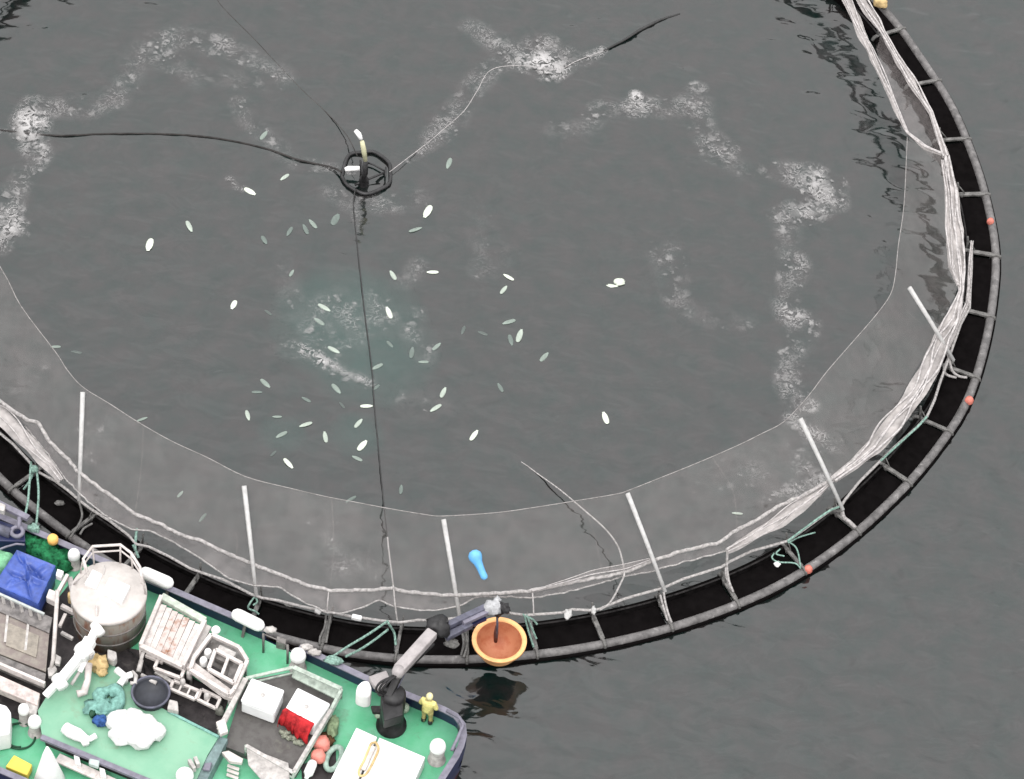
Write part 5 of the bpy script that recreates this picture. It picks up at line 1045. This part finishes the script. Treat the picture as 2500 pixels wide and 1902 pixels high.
for s_, sd in ((0, 1), (1, 2), (2, 3)):
    MB().tube(smooth([W(935 + s_ * 6, 1700 - s_ * 4, 3.7), W(918 + s_ * 8, 1685, 4.0), W(930 + s_ * 9, 1665, 4.4), W(962 + s_ * 3, 1650, 4.4)], 16), .05, 6).build('hydraulic_hose', 'crane', crn)
MB().px([(900, 1651), (943, 1636), (952, 1655), (929, 1684), (912, 1672)], 2.9, 3.2).build('control_box', 'boom', crn, bevel=.04)
MB().px([(872, 1672), (884, 1661), (902, 1660), (908, 1676), (906, 1698), (888, 1700), (868, 1692)], 2.1, 3.0).build('winch_cover', 'white', crn, bevel=.12)
MB().px([(905, 1722), (930, 1722), (934, 1740), (910, 1738)], DZ + .3, 1.8).build('foot_block', 'darkfloor', crn, bevel=.04)
hl = MB(); hl.tube([W(1214, 1500, 3.7), W(1214, 1530, 2.8), W(1212, 1556, 2.0)], .05, 7)
hl.build('hoist_line', 'jib', crn)
k = MB(); k.lathe([(0, .2), (.1, .18), (.16, 0), (.15, -.3), (.05, -.4)], W(967, 1770, DZ + .45), 14); k.build('canister', 'white', label='white canister at the foot of the crane column', cat='canister')
for x, y, lb in ((925, 1748, 'pale green pail left of the crane column foot'), (988, 1733, 'pale green pail right of the crane column')):
    k = MB(); k.lathe([(0, .0), (.18, .0), (.2, .12), (.17, .3), (.0, .3)], W(x, y, DZ + .05), 12); k.build('pail', mat('pale_pail', (.36, .43, .33), .6, .3), label=lb, cat='pail')
# bowl: hemispherical feed bucket hanging over the collar
bz_ = 1.95; bc = W(1219, 1563, bz_)
bowl = thing('orange_bowl', 'orange round bowl hanging from the crane over the pen edge', 'bowl', (bc[0], bc[1], .8))
R_ = 1.13
prof_o = [(0, -1.05), (.35, -1.03), (.62, -.92), (.82, -.7), (.97, -.35), (1.06, -.1), (R_, -.06), (R_, .04)]
MB().lathe([(0, -1.05), (.35, -1.03), (.62, -.92), (.80, -.73)], bc, 40).build('base', 'black', bowl)
MB().lathe([(.80, -.73)] + prof_o[4:], bc, 40).build('shell', 'bowlout', bowl)
MB().lathe([(R_, .04), (R_ - .05, .07), (.96, .05), (.93, .0)], bc, 40).build('rim', 'bowlout', bowl)
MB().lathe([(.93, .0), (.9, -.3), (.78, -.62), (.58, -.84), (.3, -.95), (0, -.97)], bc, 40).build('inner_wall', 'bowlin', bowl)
MB().tube([W(1213, 1528, 2.7), W(1211, 1545, 2.2), W(1210, 1566, 1.6)], [.06, .1, .08], 8).build('hook', mat('rusty_hook', (.10, .03, .02), .6, .3), bowl)

# ================================================================== PERSON
def person(px, py, h):
    f = Vector(W(px, py, DZ)); t = thing('person', 'person in yellow hooded oilskins standing at the boat rail right of the crane', 'person', f)
    fw = Vector((0.35, 0.94, 0)).normalized(); rt = Vector((fw.y, -fw.x, 0)); up = Vector((0, 0, 1)); s = h / 1.8
    def P(r, f_, z): return f + (rt * r + fw * f_ + up * z) * s
    def skin(name, verts, edges, radii, mt):
        me = bpy.data.meshes.new(name); me.from_pydata([v - f for v in verts], edges, []); o = bpy.data.objects.new(name, me); COL.objects.link(o); o.parent = t
        sk_ = o.modifiers.new('skin', 'SKIN'); sk_.use_smooth_shade = True
        for v, r in zip(me.skin_vertices[0].data, radii): v.radius = (r[0] * s, r[1] * s)
        me.skin_vertices[0].data[0].use_root = True
        su = o.modifiers.new('sub', 'SUBSURF'); su.levels = 1; su.render_levels = 2
        me.materials.append(M[mt]); return o
    V = [P(0, 0, .95), P(0, .0, 1.15), P(0, .04, 1.40), P(0, .06, 1.52), P(-.21, .03, 1.42), P(-.30, .02, 1.12), P(-.18, .24, 1.0), P(.21, .03, 1.42), P(.31, .04, 1.12), P(.16, .26, 1.02), P(-.13, 0, .82), P(.13, 0, .82), P(-.13, 0.02, .5), P(-.13, -.02, .09), P(-.13, .15, .05), P(.14, .03, .5), P(.15, .02, .09), P(.16, .2, .05), P(0, .08, 1.62), P(0, .09, 1.76)]
    E = [(0, 1), (1, 2), (2, 3), (2, 4), (4, 5), (5, 6), (2, 7), (7, 8), (8, 9), (0, 10), (0, 11), (10, 12), (12, 13), (13, 14), (11, 15), (15, 16), (16, 17), (3, 18), (18, 19)]
    Rr = [(.19, .14), (.2, .15), (.2, .14), (.08, .08), (.09, .09), (.07, .07), (.05, .05), (.09, .09), (.07, .07), (.05, .05), (.12, .12), (.12, .12), (.085, .085), (.075, .075), (.05, .05), (.085, .085), (.075, .075), (.05, .05), (.09, .09), (.1, .11)]
    skin('body', V, E, Rr, 'hivis2')
    V = [P(0, 0, .82), P(0, 0, 1.0), P(0, 0, 1.2), P(0, .04, 1.42), P(-.22, .03, 1.43), P(-.32, .02, 1.14), P(-.22, .2, 1.02), P(.22, .03, 1.43), P(.33, .04, 1.14), P(.2, .22, 1.04)]
    E = [(0, 1), (1, 2), (2, 3), (3, 4), (4, 5), (5, 6), (3, 7), (7, 8), (8, 9)]
    skin('jacket', V, E, [(.23, .19), (.23, .18), (.23, .175), (.2, .16), (.115, .115), (.095, .095), (.075, .075), (.115, .115), (.095, .095), (.075, .075)], 'hivis')
    hd = MB(); hc2 = P(0, .07, 1.72); hd.blob(hc2, (.135 * s, .145 * s, .155 * s), .05, 2, 1, 14, 10); hd.build('hood', 'hair', t)
    fc = MB(); fc.blob(P(0, .15, 1.70), (.085 * s, .085 * s, .1 * s), .05, 2, 1, 12, 8); fc.tube([P(0, .23, 1.70), P(0, .25, 1.68)], .014 * s, 6); fc.build('face', 'skin', t)
    for sd in (-1, 1):
        bt = MB(); bt.tube([P(.135 * sd, .0, .30), P(.14 * sd, 0, .12), P(.14 * sd, .05, .06), P(.15 * sd, .2, .05)], [.085 * s, .085 * s, .08 * s, .06 * s], 9); bt.build('boot', 'boot', t)
        # hands: palm, four fingers and a thumb
        hb = P(.17 * sd, .27, 1.0); dr = (fw - rt * sd * .4).normalized(); sw = dr.cross(up).normalized(); hm = MB()
        hm.blob(hb + dr * .05 * s, (.045 * s, .045 * s, .03 * s), .1, 2, 1, 10, 6)
        for q in range(4): a0 = hb + dr * .08 * s + sw * (.027 - .018 * q) * s; hm.tube([a0, a0 + dr * .045 * s - up * .01 * s, a0 + dr * (.07 - .006 * abs(q - 1)) * s - up * .035 * s], [.011 * s, .010 * s, .008 * s], 6)
        a0 = hb + dr * .03 * s + sw * .04 * s * sd; hm.tube([a0, a0 + (dr * .03 + sw * .02 * sd) * s], [.012 * s, .009 * s], 6); hm.build('hand', 'skin', t)
    return t
person(1041, 1766, 1.95)
